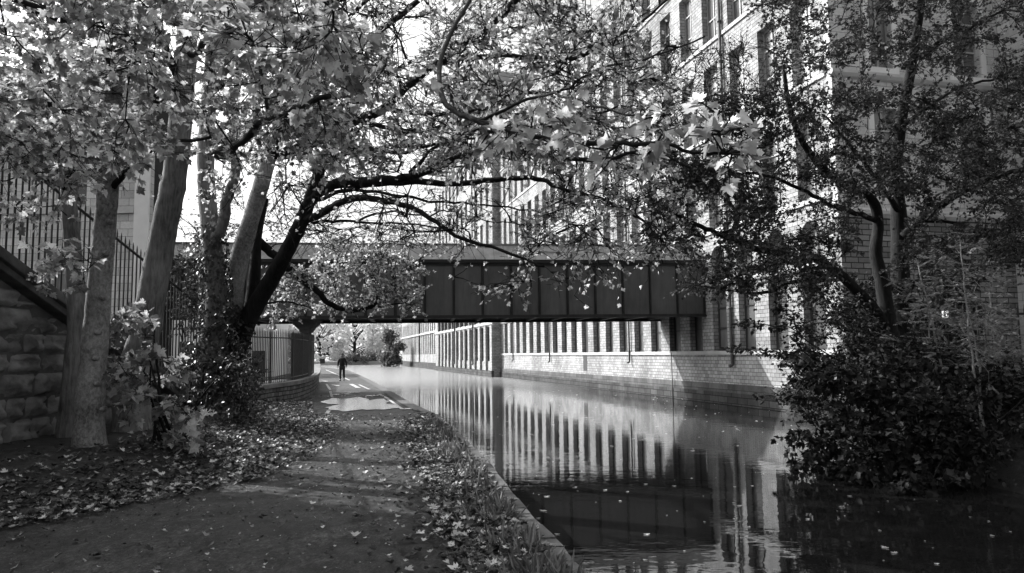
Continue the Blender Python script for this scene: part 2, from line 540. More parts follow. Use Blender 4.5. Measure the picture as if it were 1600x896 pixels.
class Tree:
    def __init__(s, seed, tr=.005):
        s.tr = tr
        s.r = np.random.default_rng(seed)
        s.wood = MB(); s.main = MB()
        s.nodes = []; s.rad = []
        s.P = []; s.D = []; s.N = []; s.S = []
    def limb(s, P, r0, r1, sides=8, n=5, wob=0.0, lump=0.0, flare=0.0, reg=True, main=False):
        pts = catmull(P, n)
        if wob:
            w_ = s.r.normal(0, wob, pts.shape); w_[0] = 0
            pts = pts + w_
        t = np.linspace(0, 1, len(pts))
        rad = r0 + (r1 - r0) * t ** 0.85
        if lump:
            rad = rad * (1 + s.r.normal(0, lump, len(rad)))
        if flare:
            rad = rad * (1 + flare * np.exp(-t * 14))
        (s.main if main else s.wood).tube(pts, rad, sides)
        if reg:
            for p, q in zip(pts, rad):
                s.nodes.append(p); s.rad.append(q)
        return pts
    def leaf(s, p, d, size, flat=0.6, droop=0.35):
        r = s.r
        v_ = np.asarray(p) - EYE; zz = v_ @ fw
        if zz > 0:
            qx = 800 + F * (v_ @ rt) / zz; qy = 448 - F * (v_ @ up) / zz
            for (a0, a1, c0, c1, dm, pr) in PRUNE:
                if a0 < qx < a1 and c0 < qy < c1 and p[1] < dm and r.uniform() < pr:
                    return
        d = unit(np.asarray(d) + r.normal(0, 0.55, 3) + np.array([0, 0, -droop]))
        n = unit(np.array([0, 0, 1.0]) * flat + r.normal(0, 0.45, 3))
        s.P.append(p + d * size * 0.25); s.D.append(d); s.N.append(n); s.S.append(size * r.uniform(0.6, 1.2))
    def twig(s, p, d, L, r0, size, nl, flat=0.6, droop=0.35, bend=0.15):
        r = s.r
        m = p + d * L * 0.5 + r.normal(0, bend * L * 0.5, 3)
        e = p + d * L + r.normal(0, bend * L, 3) + np.array([0, 0, -0.05 * L])
        s.wood.tube([p, m, e], [r0, r0 * 0.7, r0 * 0.35], 3, False)
        for i in range(nl):
            t = r.uniform(0.25, 1.0)
            q = p * (1 - t) ** 2 + 2 * m * t * (1 - t) + e * t * t
            side = unit(np.cross(d, [0, 0, 1]) * r.choice([-1, 1]) + d * 0.6)
            s.leaf(q, side, size, flat, droop)
        return e
    def colonize(s, pts, size, nl, tw=5, twl=0.45, r0=0.012, sag=0.06, flat=0.6, droop=0.35, maxlen=None):
        """join each target to the nearest wood and hang leafy twigs along the new branch"""
        r = s.r
        pts = np.asarray(pts)
        root = np.mean(np.array(s.nodes), axis=0)
        NN = np.array(s.nodes)
        dist0 = np.array([np.min(np.linalg.norm(NN - p, axis=1)) for p in pts])
        nodes = list(s.nodes)
        for i in np.argsort(dist0):
            p = pts[i]
            A = np.array(nodes)
            dd = np.linalg.norm(A - p, axis=1)
            q = A[np.argmin(dd)]
            L = np.linalg.norm(p - q)
            if L < 0.12:
                continue
            if maxlen and L > maxlen:
                q = p + (q - p) * maxlen / L
            k = max(3, int(L / 0.35))
            t = np.linspace(0, 1, k + 1)[:, None]
            side = r.normal(0, 0.10, 3) * L
            line = q + (p - q) * t + side * np.sin(t * PI) + np.array([0, 0, 1.0]) * np.sin(t * PI) * sag * L
            line[1:] += r.normal(0, 0.015 + 0.01 * L, (k, 3))
            rr = min(0.035, r0 * (0.6 + 0.5 * L))
            s.wood.tube(line, np.linspace(rr, 0.004, k + 1), 5 if rr > 0.015 else 4, False)
            for a in line[1:]:
                nodes.append(a)
            for j in range(tw):
                u = r.uniform(0.2, 1.0) if j else 1.0
                idx = min(k - 1, int(u * k))
                base = line[idx] if j else line[-1]
                dr = unit(line[min(idx + 1, k)] - line[max(0, idx - 1)] + r.normal(0, 0.75, 3) * np.array([1, 1, 0.6]) * 1.0 * np.linalg.norm(line[min(idx + 1, k)] - line[max(0, idx - 1)]))
                s.twig(base, dr, twl * r.uniform(0.5, 1.2), s.tr, size, nl, flat, droop)
        s.nodes = nodes
    def finish(s, root, barkmat, leafmat, tpl, woodname='trunk', crown='crown'):
        s.wood.build(woodname, barkmat, root, smooth=True)
        if s.P:
            P = np.array(s.P); D = np.array(s.D); N = np.array(s.N); S = np.array(s.S)
            keep = np.linalg.norm(P - EYE, axis=1) > 3.0
            me = leaves_mesh(crown, tpl, P[keep], D[keep], N[keep], S[keep])
            link(crown, me, leafmat, root)
        print('tree', root.name, len(s.P), 'leaves', len(s.wood.f), 'wood faces')

def region(r, n, boxes):
    """boxes of (px0, px1, py0, py1, d0, d1, weight) -> world points"""
    w_ = np.array([b[6] for b in boxes], float); w_ /= w_.sum()
    out = []
    for b in r.choice(len(boxes), n, p=w_):
        x0, x1, y0, y1, d0, d1, _ = boxes[b]
        out.append(at(r.uniform(x0, x1), r.uniform(y0, y1), r.uniform(d0, d1)))
    return out

# ================================================================== GROUND AND CANAL
# towpath edge (px on the ground plane z=0), near to far
edge_px = [(895, 896), (874, 863), (831, 820), (794, 774), (763, 731), (717, 683), (680, 649), (640, 630), (600, 606), (562, 587), (543, 578.5)]
edge = [onz(x, y)[:2] for x, y in edge_px]
e0 = edge[0]; e1 = edge[1]
edge = [np.array([e0[0] + 3.2, -6.0]), np.array([e0[0] + 1.3, 1.5])] + edge + [np.array([-45.0, 150.0]), np.array([-110.0, 300.0])]
edge = np.array(edge)
def edge_x(y):
    return np.interp(y, edge[:, 1], edge[:, 0])

def vnoise(x, y, s=1.0, seed=0):
    return (np.sin(x * 1.7 * s + seed) * np.cos(y * 1.3 * s + 1.1 * seed) + 0.5 * np.sin(x * 3.9 * s + 2.0 * y * s + seed) + 0.3 * np.sin(7.1 * x * s - 5.3 * y * s)) / 1.8

def lit_edge(y):
    """left border of the bare path"""
    return np.interp(y, [0, 6, 8.2, 10, 13, 19.6, 26, 34, 47, 70, 100], [-7.5, -5.9, -4.7, -3.8, -3.7, -5.0, -7.2, -9.6, -12.2, -17.0, -26])

def ground_h(x, y):
    a = np.clip((lit_edge(y) - x) / 2.5, 0, 1) * np.clip((40 - y) / 12, 0, 1)
    h = 0.30 * a * a * (3 - 2 * a)
    ex = edge_x(y)
    b = np.clip((x - (ex - 0.9)) / 0.5, 0, 1) * np.clip((22 - y) / 4, 0, 1)
    h = h + 0.05 * b
    return h + 0.012 * vnoise(x, y, 0.7) * np.clip(1 - abs(y) / 60, 0, 1) * (0.4 + a)

def grid_mesh(name, ys, cols, xfun, hfun, mat, **kw):
    V = []; Fc = []
    for y in ys:
        for c in cols:
            x = xfun(c, y)
            V.append((x, y, hfun(x, y)))
    n = len(cols)
    for i in range(len(ys) - 1):
        for j in range(n - 1):
            Fc.append((i * n + j, i * n + j + 1, (i + 1) * n + j + 1, (i + 1) * n + j))
    me = bpy.data.meshes.new(name); me.from_pydata(V, [], Fc); me.update()
    return link(name, me, mat, None, True, **kw)

ys = np.unique(np.r_[np.arange(-6, 30, 0.35), np.arange(30, 60, 1.0), np.arange(60, 300, 6), 300])
cols = np.unique(np.r_[np.linspace(0, 0.06, 25), np.linspace(0.06, 0.3, 20), np.linspace(0.3, 1, 8)])
def xf(c, y):
    ex = edge_x(y)
    return ex - c * (ex + 320)
grid_mesh('towpath', ys, cols, xf, lambda x, y: float(ground_h(x, y)), M['path'], kind='structure')
# leafy earth strip over the bank on the left of the path
ysl = np.arange(2, 44, 0.4)
grid_mesh('leafy_bank', ysl, np.linspace(0, 1, 14), lambda c, y: lit_edge(y) + 0.25 * vnoise(0, y, 1.3) - c * 5.5,
          lambda x, y: float(ground_h(x, y)) + 0.006, M['litter_ground'], kind='structure')
ysv = np.arange(2.0, 21, 0.35)
def verge_w(y):
    return np.interp(y, [2, 5, 8, 12, 17, 20.5], [.95, .98, 1.0, 1.15, 1.2, 0.2])
grid_mesh('grass_verge', ysv, np.linspace(0, 1, 8), lambda c, y: edge_x(y) - 0.22 - c * verge_w(y) * (1 + 0.18 * math.sin(y * 2.1)),
          lambda x, y: float(ground_h(x, y)) + 0.007, M['litter_ground'], kind='structure')
# quay wall under the path edge, with a stone lip
mb = MB()
E = edge
for i in range(len(E) - 1):
    a, b = E[i], E[i + 1]
    mb.add([(a[0], a[1], -0.9), (b[0], b[1], -0.9), (b[0], b[1], 0.055 if b[1] < 20 else 0.0), (a[0], a[1], 0.055 if a[1] < 20 else 0.0)], [(0, 1, 2, 3)])
mb.build('quay_wall', M['kerb'], kind='structure')
mb = MB()
fine_y = np.r_[np.arange(1.5, 20.5, 0.25), np.arange(20.5, 100, 1.2)]
for i in range(len(fine_y) - 1):
    y0, y1 = fine_y[i], fine_y[i + 1]
    wv = 0.22 if y0 < 21 else 0.35
    for (yy0, yy1) in [(y0, y1)]:
        xa, xb = edge_x(yy0), edge_x(yy1)
        zt = 0.062 if yy0 < 20 else 0.02
        zt += 0.008 * math.sin(yy0 * 5)
        mb.add([(xa - wv, yy0, zt), (xa + 0.03, yy0, zt), (xb + 0.03, yy1, zt), (xb - wv, yy1, zt), (xa + 0.03, yy0, -0.2), (xb + 0.03, yy1, -0.2)],
               [(0, 1, 2, 3), (1, 4, 5, 2)])
mb.build('quay_edge', M['darkstone'], kind='structure')

# water
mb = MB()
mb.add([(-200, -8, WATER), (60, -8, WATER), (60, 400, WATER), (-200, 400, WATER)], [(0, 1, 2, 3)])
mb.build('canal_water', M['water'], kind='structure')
# canal bed and wider land, reaching the horizon
mb = MB()
mb.add([(-1500, -300, -1.6), (1500, -300, -1.6), (1500, 2000, -1.6), (-1500, 2000, -1.6)], [(0, 1, 2, 3)])
mb.build('ground', M['soil'], kind='structure')
mb = MB()
mb.add([(-420, 172, 0.25), (30, 172, 0.25), (200, 420, 0.3), (-420, 420, 0.3)], [(0, 1, 2, 3)])
mb.add([(-420, 172, 0.25), (30, 172, 0.25), (30, 172, -1), (-420, 172, -1)], [(3, 2, 1, 0)])
mb.build('far_lawn', M['lawn'], kind='structure')

# right bank (behind the shrubs)
WD = np.array([-0.2525, 0.9676])     # along the mill wall, away
WN = np.array([0.9676, 0.2525])      # into the mill
C1 = np.array([10.97, 24.8])
def rb_edge(y):
    return np.interp(y, [-6, 4, 9, 13, 16, 20, 25, 30], [9.0, 8.6, 8.3, 8.0, 8.4, 9.2, 10.5, 9.5])
ysr = np.arange(-6, 27.5, 0.7)
grid_mesh('right_bank', ysr, np.linspace(0, 1, 14), lambda c, y: rb_edge(y) - 0.5 + c ** 1.5 * (26 if y < 24.6 else 26),
          lambda x, y: -0.75 + 1.35 * float(np.clip((x - rb_edge(y) + 0.5) / 1.6, 0, 1)) + 0.08 * float(vnoise(x, y, 1.1)), M['soil'], kind='structure')

# ================================================================== puddle, markings
mb = MB()
ppx = [(505, 628), (522, 623), (548, 624), (560, 621), (582, 626), (600, 624), (612, 628), (600, 632), (622, 635), (626, 639), (598, 641), (560, 642), (540, 645), (523, 642), (512, 638), (527, 634), (508, 632)]
pts = []
for i in range(len(ppx)):
    a = onz(*ppx[i]); b = onz(*ppx[(i + 1) % len(ppx)])
    for t in (0, 0.33, 0.66):
        q = a * (1 - t) + b * t
        pts.append((q[0] + random.uniform(-.09, .09), q[1] + random.uniform(-.32, .32), 0.024))
mb.add(pts, [tuple(range(len(pts)))[::-1]])
for (cx_, cy_, rx_, ry_) in ((535, 617, .5, .5), (583, 619, .35, .6), (553, 614, .3, .4), (600, 634, .3, .3), (640, 640, .25, .3)):
    q = onz(cx_, cy_)
    mb.add([(q[0] + rx_ * random.uniform(.6, 1.1) * math.cos(a_), q[1] + ry_ * random.uniform(.5, 1.2) * math.sin(a_), 0.0235) for a_ in np.linspace(0, 2 * PI, 14, endpoint=False)], [tuple(range(14))])
o = mb.build('puddle', M['puddle'], kind='structure')

def line_mark(pairs, wd, name='lane_line'):
    mb = MB()
    for (a, b) in pairs:
        A = onz(*a); B = onz(*b)
        d = unit(B - A); s_ = np.array([d[1], -d[0], 0]) * wd / 2
        k = 6
        ring = []
        for i in range(k + 1):
            t = i / k
            q = A * (1 - t) + B * t
            j = 1 + random.uniform(-0.3, 0.15)
            ring.append((q + s_ * j, q - s_ * j))
        for i in range(k):
            z = 0.026
            mb.add([(ring[i][0][0], ring[i][0][1], z), (ring[i + 1][0][0], ring[i + 1][0][1], z), (ring[i + 1][1][0], ring[i + 1][1][1], z), (ring[i][1][0], ring[i][1][1], z)], [(0, 1, 2, 3)])
    return mb.build(name, M['paint'], kind='structure')
line_mark([((509, 578.5), (534, 589)), ((536, 590), (546, 595))], 0.16)
line_mark([((510, 601), (516, 610)), ((516, 612), (519, 622)), ((514, 643), (505, 655))], 0.12)
line_mark([((561, 602), (577, 609.5)), ((593, 617), (606, 624)), ((606, 624.5), (629, 641))], 0.12)
line_mark([((505, 596), (511, 597)), ((520, 602), (528, 604)), ((548, 601), (560, 607))], 0.25)

# ================================================================== MILL
ANG_W = math.atan2(-0.9676, 0.2525)

def arch_pts(x0, x1, z0, z1, n=8):
    """plate from z0 to z1 spanning x0..x1 with a round opening cut from below"""
    cx = (x0 + x1) / 2; r = (x1 - x0) / 2
    pts = [(x0, z0)]
    for i in range(1, n):
        a = PI - PI * i / n
        pts.append((cx + r * math.cos(a), z0 + r * math.sin(a)))
    pts += [(x1, z0), (x1, z1), (x0, z1)]
    return pts

win_cache = {}
def window(parent, x0, x1, z0, z1, y, style):
    """frame mesh with the pane as its child; meshes shared between equal windows"""
    key = (round(x1 - x0, 3), round(z1 - z0, 3), style)
    if key not in win_cache:
        W = x1 - x0; H = z1 - z0; b = 0.07
        f = MB(); p = MB()
        if style == 'arch':
            f.box(0, b, 0, .08, 0, H); f.box(W - b, W, 0, .08, 0, H); f.box(b, W - b, 0, .08, 0, b)
            f.box(W / 2 - .035, W / 2 + .035, 0, .08, b, H)
            p.box(b, W - b, .04, .06, b, H)
        else:
            f.box(0, b, 0, .08, 0, H); f.box(W - b, W, 0, .08, 0, H)
            f.box(b, W - b, 0, .08, 0, 0.12); f.box(b, W - b, 0, .08, H - b, H)
            for t in ((0.36, 0.68) if style == 'low' else (0.35, 0.72)):
                f.box(b, W - b, -.015, .07, H * t - .03, H * t + .03)
            if style != 'low':
                f.box(W / 2 - .03, W / 2 + .03, 0.003, .077, 0.12, H - b)
            p.box(b, W - b, .04, .06, .12, H - b)
        mf = f.mesh('window'); mf.materials.append(M['frame'] if style in ('low', 'arch') else M['wframe'])
        mp = p.mesh('pane'); mp.materials.append(M['glass'] if style in ('low', 'arch', 'up') else M['blind'])
        win_cache[key] = (mf, mp)
    mf, mp = win_cache[key]
    o = bpy.data.objects.new('window', mf); C.objects.link(o); o.parent = parent; o.location = (x0, y, z0)
    q = bpy.data.objects.new('pane', mp); C.objects.link(q); q.parent = o
    return o

def facade(root, s0, s1, openings, rows, top, y0, thick, mat, base=-0.9):
    """wall along local x from -s1 to -s0 with openings; rows: (z0,z1,arch?)"""
    wl = MB()
    zcur = base
    for (z0, z1, kind) in rows:
        wl.box(-s1, -s0, y0, y0 + thick, zcur, z0)
        xs = -s1
        for (a, b) in openings[::-1]:
            wl.box(xs, -b, y0, y0 + thick, z0, z1)
            if kind == 'arch':
                r = (b - a) / 2
                wl.prism_y(arch_pts(-b, -a, z1 - r, z1), y0, y0 + thick)
            xs = -a
        wl.box(xs, -s0, y0, y0 + thick, z0, z1)
        zcur = z1
    wl.box(-s1, -s0, y0, y0 + thick, zcur, top)
    return wl

PITCH = 2.125
mill = empty('mill_building', (C1[0], C1[1], 0), ANG_W, label='long stone mill range rising straight from the canal beyond the bridge end', cat='mill')
ops = [(0.63 + PITCH * k, 1.80 + PITCH * k) for k in range(22)]
s0, s1 = 0.0, 47.9
rows = [(1.65, 4.42, 'low'), (4.72, 6.25, 'arch'), (7.02, 10.1, 'up'), (11.3, 14.4, 'blind'), (15.6, 18.7, 'up'), (19.5, 22.0, 'blind')]
facade(mill, s0, s1, ops, rows, 23.0, 0, 0.38, M['mill']).build('wall', M['mill'], mill)
c = MB(); c.box(-s1, -0.32, 0.60, 13, -0.9, 22.9); c.build('interior', M['interior'], mill)
# plinth of rough blocks, upper slab course
p = MB(); p.box(-s1 + .01, 0.12, -0.16, -0.003, -1.2, -0.12); p.build('plinth', M['plinth'], mill)
p = MB(); p.box(-s1 + .01, 0.10, -0.10, -0.003, -0.118, 0.24); p.build('slab_course', M['slab'], mill)
for i, z in enumerate((1.48, 6.82, 11.1, 15.4, 19.3)):
    p = MB(); p.box(-s1 + .01, 0.0, -0.07, -0.003, z, z + 0.165); p.build('sill_course', M['trim'], mill)
p = MB(); p.prism_x([(-0.003, 4.45), (-0.10, 4.5), (-0.14, 4.60), (-0.14, 4.66), (-0.003, 4.70)], -s1 + .01, 0); p.build('string_course', M['trim'], mill)
p = MB(); p.prism_x([(-0.003, 22.4), (-0.2, 22.5), (-0.45, 22.9), (-0.45, 23.15), (13, 23.15), (13, 22.9), (-0.003, 22.9)], -s1, 0); p.build('cornice', M['trim'], mill)
n_low = 0
for r_i, (z0, z1, st) in enumerate(rows):
    for k, (a, b) in enumerate(ops):
        # windows of the upper floors far along are hidden behind the crowns, each still stands
        if r_i >= 4 and k > 9:
            continue
        zz = z0
        if r_i == 0 and k == 11:
            continue
        window(mill, -b, -a, zz, z1, 0.27, 'low' if st == 'low' else 'arch' if st == 'arch' else st)
far_f = MB(); far_p = MB()
for r_i in (4, 5):
    z0, z1, st = rows[r_i]
    for k, (a, b) in enumerate(ops):
        if k > 9:
            far_f.box(-b, -a, 0.2, 0.25, z0, z1)
far_f.build('windows', M['blind'], mill, kind='stuff')
# tall loading door in place of window 12
a, b = ops[11]
dr = MB(); dr.box(-b + .01, -a - .01, 0.22, 0.3, 1.65, 4.41); dr.box(-b + .2, -a - .25, -0.012, 0.0, 0.45, 1.47); dr.build('loading_door', M['frame'], mill)
def downpipe(root, s, z0, z1, r=0.055, y=-0.1):
    p = MB(); p.tube([(-s, y, z1), (-s, y, z0 + .12), (-s, y - .02, z0 + .04), (-s - .0, y - .14, z0)], r, 8)
    for z in np.arange(z0 + .6, z1, 1.8):
        p.tube([(-s, y, z), (-s, y, z + .09)], r * 1.35, 8)
    p.build('downpipe', M['pipe'], root, smooth=True)
downpipe(mill, 6.55, 1.0, 22.4, 0.07)
downpipe(mill, 17.2, 1.05, 22.4)
downpipe(mill, 32.1, 0.95, 22.4)
downpipe(mill, 43.0, 0.95, 22.4)
p = MB(); p.tube([(-11.9, -0.19, 1.6), (-11.9, -0.19, -0.7)], 0.02, 5); p.build('cable', M['pipe'], mill)

# entrance tower: end face that looks at the camera
tower = empty('mill_tower', (C1[0], C1[1], 0), math.atan2(0.2525, 0.9676), label='stone block with broad returning end wall behind the right bank tree', cat='building')
tw = MB()
TW = 7.28
tops = [(1.6, 2.55), (5.2, 6.4)]
zc = -0.9
for (z0, z1) in ((7.3, 10.0), (11.45, 14.3), (16.0, 19)):
    tw.box(0, TW, -0.30, -0.003, zc if zc > 6 else 6.45, z0)
    xs = 0
    for (a, b) in tops:
        tw.box(xs, a, -0.30, -0.003, z0, z1); xs = b
    tw.box(xs, TW, -0.30, -0.003, z0, z1)
    zc = z1
tw.box(0, TW, -0.30, -0.003, 19, 23)
tw.build('wall', M['ashlar'], tower)
p = MB(); p.box(-0.02, TW, -0.36, -0.003, -0.9, 6.1); p.build('rusticated_base', M['rustic'], tower)
p = MB(); p.prism_x([(-0.003, 6.1), (-0.42, 6.1), (-0.52, 6.22), (-0.52, 6.34), (-0.36, 6.448), (-0.003, 6.448)], -0.14, TW); p.build('string_course', M['trim'], tower)
p = MB(); p.prism_x([(-0.303, 10.95), (-0.42, 11.0), (-0.50, 11.1), (-0.50, 11.2), (-0.303, 11.28)], -0.1, TW); p.build('string_course', M['trim'], tower)
for (z0, z1) in ((7.3, 10.0), (11.45, 14.3), (16.0, 19)):
    for (a, b) in tops:
        sr = MB()
        sr.box(a - .22, a - .003, -0.36, -0.303, z0 - .2, z1 + .25); sr.box(b + .003, b + .22, -0.36, -0.303, z0 - .2, z1 + .25)
        sr.box(a, b, -0.36, -0.303, z1, z1 + .25); sr.box(a, b, -0.36, -0.303, z0 - .2, z0)
        sr.build('window_surround', M['pale_trim'], tower)
        window(tower, a, b, z0, z1, -0.14, 'up')
p = MB(); p.box(0.35, TW, 0.0, 6, -0.9, 22.9); p.build('interior', M['interior'], tower)
# nearer wall that comes forward from the tower's right corner
p = MB(); p.box(TW, TW + 3, -14, -0.31, -0.9, 23); p.build('side_wall', M['ashlar'], tower)
p = MB(); p.box(TW - .14, TW - .003, -14, -0.53, 10.9, 11.25); p.build('side_string_course', M['trim'], tower)
# small square target sign in a window
sp_ = at(1383, 86, 24.9)
sign = empty('target_sign', tuple(sp_), math.atan2(0.2525, 0.9676), label='small square white sign with black chequer marks in the upper tower window', cat='sign')
sg = MB(); sg.box(0, .24, -.02, 0, 0, .30); sg.build('plate', M['white'], sign)
sg = MB(); sg.box(.045, .12, -.024, -.0205, .15, .235); sg.box(.12, .195, -.024, -.0205, .065, .15); sg.build('mark', M['iron'], sign)

# projecting wing
wing = empty('mill_building', (C1[0], C1[1], 0), ANG_W, label='taller projecting mill wing with overhanging slate roof beyond the main range', cat='mill')
w0, w1 = 47.9, 84.5
YW = -0.75
wops = [(w0 + 1.6 + 2.75 * k, w0 + 2.9 + 2.75 * k) for k in range(12)]
wrows = [(0.9, 4.3, 'low'), (4.85, 7.0, 'arch'), (7.9, 10.8, 'up'), (12.0, 15.0, 'blind'), (16.3, 19.3, 'up'), (21, 24, 'up')]
facade(wing, w0, w1, wops, wrows, 28.0, YW, 0.35, M['mill'], -0.9).build('wall', M['mill'], wing)
c = MB(); c.box(-w1, -w0 - .003, YW + .36, 7.5, -0.9, 27.9); c.build('end_wall', M['mill'], wing)
p = MB(); p.box(-w1, -w0 + .10, YW - .25, YW - .003, -1.2, 0.0); p.build('plinth', M['plinth'], wing)
p = MB(); p.prism_x([(YW - .003, 4.4), (YW - .16, 4.5), (YW - .16, 4.7), (YW - .003, 4.78)], -w1, -w0 + .1); p.build('string_course', M['trim'], wing)
p = MB(); p.prism_y([(-w1 - .9, 28.0), (-w0 + .9, 28.0), (-w0 + .9, 28.35), (-w0 - 2, 30.5), (-w1 + 2, 30.5), (-w1 - .9, 28.35)], YW - 1.0, 8.3); p.build('roof', M['slate'], wing)
for k in range(0, 13):
    s_ = w0 + 0.25 + 2.75 * k
    p = MB(); p.box(-s_ - .45, -s_ + .45, YW - .22, YW - .004, 0.003, 4.38); p.build('pilaster', M['mill'], wing)
    p = MB(); p.prism_y([(-s_ - .3, 4.80), (-s_ + .3, 4.80), (-s_ + .3, 6.4), (-s_, 7.0), (-s_ - .3, 6.4)], YW - .2, YW - .004); p.build('niche_post', M['slab'], wing)
for (z0, z1, st) in wrows:
    for (a, b) in wops:
        window(wing, -b, -a, z0, z1, YW + .22, st)
downpipe(wing, w0 + 8.6, 0.5, 27.5, 0.09, YW - .28)
downpipe(wing, w0 + 19.7, 0.5, 27.5, 0.09, YW - .28)

# far low range
far = empty('mill_building', (C1[0], C1[1], 0), ANG_W, label='low far stone range with narrow upright windows at the canal bend', cat='mill')
f0, f1 = 84.5, 136
fops = [(f0 + .6 + 2.1 * k, f0 + 1.6 + 2.1 * k) for k in range(24)]
frows = [(1.65, 4.8, 'low'), (5.3, 7.6, 'arch'), (10.4, 13.0, 'up')]
facade(far, f0, f1, fops, frows, 14.0, -0.1, 0.3, M['mill'], -0.9).build('wall', M['mill'], far)
c = MB(); c.box(-f1, -f0 - .01, 0.42, 12, -0.9, 13.9); c.build('interior', M['interior'], far)
p = MB(); p.box(-f1, -f0 - .01, -0.3, -0.103, -1.2, 0.35); p.build('plinth', M['plinth'], far)
p = MB(); p.box(-f1, -f0 - .01, -0.28, -0.103, 4.92, 5.15); p.build('string_course', M['trim'], far)
for (z0, z1, st) in frows:
    for (a, b) in fops:
        window(far, -b, -a, z0, z1, 0.06, st)
downpipe(far, f0 + 22.2, 0.3, 13.8, 0.1, -0.25)
p = MB(); p.prism_y([(-f1, 14.0), (-f0, 14.0), (-f0, 14.2), (-f1, 14.2)], -0.5, 12.3); p.build('roof', M['slate'], far)

# ================================================================== BRIDGE
BL = at(262, 499, 30.6); BR = at(1103, 497, 33.35)
bd = np.array([BR[0] - BL[0], BR[1] - BL[1]]); BLEN = np.linalg.norm(bd)
bridge = empty('footbridge', (BL[0], BL[1], 3.2), math.atan2(bd[1], bd[0]), label='dark riveted steel girder bridge crossing from the left bank to the mill', cat='bridge')
GH = 2.42
def girder(y0, name):
    g = MB(); g.box(0, BLEN, y0, y0 + .03, 0.05, GH); return g.build(name, M['girder'], bridge)
girder(0.0, 'girder_web')
girder(4.6, 'girder_web')
for y0 in (0.0, 4.6):
    p = MB(); p.box(0, BLEN + .02, y0 - .17, y0 + .2, 0.0, 0.045); p.box(0, BLEN, y0 - .10, y0 - .003, 0.046, 0.13); p.build('bottom_flange', M['flange'], bridge)
    p = MB(); p.box(0, BLEN, y0 - .19, y0 + .2, GH + .003, GH + .13); p.box(0, BLEN, y0 - .10, y0 - .003, GH - .09, GH); p.build('top_flange', M['flange'], bridge)
# web stiffeners at the spacing seen
pan = 1.26
k = 0
x = BLEN - 0.05
while x > 0.1:
    p = MB(); p.box(x - .018, x + .018, -0.11, -0.004, 0.135, GH - .095); p.box(x - .055, x + .055, -0.016, -0.003, 0.134, GH - .094)
    for zz in np.arange(.2, GH - .1, .11):
        for sx in (-.04, .04):
            p.box(x + sx - .011, x + sx + .011, -0.028, -0.016, zz, zz + .022)
    p.build('stiffener', M['flange'], bridge)
    x -= pan
p = MB(); p.box(0, BLEN + .3, 0.21, 4.42, 0.3, 0.42)
for x in np.arange(0.6, BLEN, 1.26):
    p.box(x - .08, x + .08, 0.04, 4.58, 0.06, 0.298)
p.build('deck', M['flange'], bridge)
p = MB(); p.prism_x([(-0.22, GH + .135), (0.45, GH + .86), (0.55, GH + .86), (0.55, GH + .135)], 0.0, BLEN - 0.45)
p.add([(BLEN - .449, -0.22, GH + .135), (BLEN + .25, -0.22, GH + .135), (BLEN + .25, .55, GH + .135), (BLEN - .449, .55, GH + .135), (BLEN - .449, 0.45, GH + .86), (BLEN - .449, .55, GH + .86)],
      [(0, 1, 4), (1, 2, 5, 4), (2, 3, 5), (0, 3, 2, 1)])
p.build('parapet_hood', M['hood'], bridge)
p = MB(); p.box(0, BLEN - .4, .42, .6, GH + .863, GH + .93); p.build('hood_capping', M['coping'], bridge)
p = MB(); p.box(0, BLEN - .45, 4.6, 4.7, GH + .135, GH + .9); p.build('far_parapet', M['hood'], bridge)
# cast iron column carrying the near girder
pc = at(477.5, 560, 32.4)
pier = empty('bridge_pier', (pc[0], pc[1] + 0.1, 0), 0, label='stout square stone pier under the left end of the bridge', cat='pier')
p = MB(); p.box(-.18, .18, -.18, .18, 0.0, 2.78); p.build('shaft', M['darkstone'], pier, bevel=0.02)
p = MB(); p.prism_y([(-.23, 2.66), (.23, 2.66), (.27, 2.80), (-.27, 2.80)], -.25, .25); p.prism_y([(-.27, 2.803), (.27, 2.803), (.52, 3.02), (.52, 3.19), (-.52, 3.19), (-.52, 3.02)], -.3, .3)
p.build('capital', M['darkstone'], pier)

# abutment wall below the bridge's far left
# ================================================================== LEFT RETAINING WALL (stepped ramp)
RX = -8.25
def cop_z(y):
    return 3.13 - 0.37 * (y - 11.33)
rw = empty('retaining_wall', (RX, 14, 0), 0, label='massive wall of rock-faced blocks with sloping dark coping at left edge', cat='wall')
rr = np.random.default_rng(5)
def rock_block(mb, y0, y1, z0, z1, xf_=0.0):
    ny, nz = 9, 7
    V = []
    ph = rr.uniform(0, 6, 6); bul = rr.uniform(0.05, 0.11)
    for i in range(ny):
        for j in range(nz):
            u = i / (ny - 1); v = j / (nz - 1)
            e = min(u * (y1 - y0), (1 - u) * (y1 - y0), v * (z1 - z0), (1 - v) * (z1 - z0))
            hgt = bul * min(1, (e / 0.05)) ** 0.6
            hgt += (0.03 * math.sin(7 * u + ph[0] + 3 * v) + 0.028 * math.sin(9 * v + ph[1] + 5 * u) + rr.normal(0, 0.014)) * (1 if e > 0 else 0)
            V.append((xf_ + hgt, y0 + u * (y1 - y0), z0 + v * (z1 - z0)))
    Fc = []
    for i in range(ny - 1):
        for j in range(nz - 1):
            a = i * nz + j
            Fc.append((a, a + nz, a + nz + 1, a + 1))
    mb.add(V, Fc)
mb = MB()
z = -0.1
row = 0
while z < 4.6:
    h = [0.34, 0.42, 0.36, 0.40, 0.33][row % 5]
    y = 6.5 + 0.37 * (row % 3)
    while y < 20.0:
        wd = rr.uniform(0.45, 0.95)
        ym = y + wd / 2
        zt = min(z + h, cop_z(y + wd) - 14 * 0 - 0.0)
        if zt - z > 0.08:
            rock_block(mb, y + .012 - 14, y + wd - .012 - 14, z + .01, zt - .01)
        y += wd
    z += h; row += 1
mb.build('stone_blocks', M['block'], rw, smooth=True)
mb = MB()
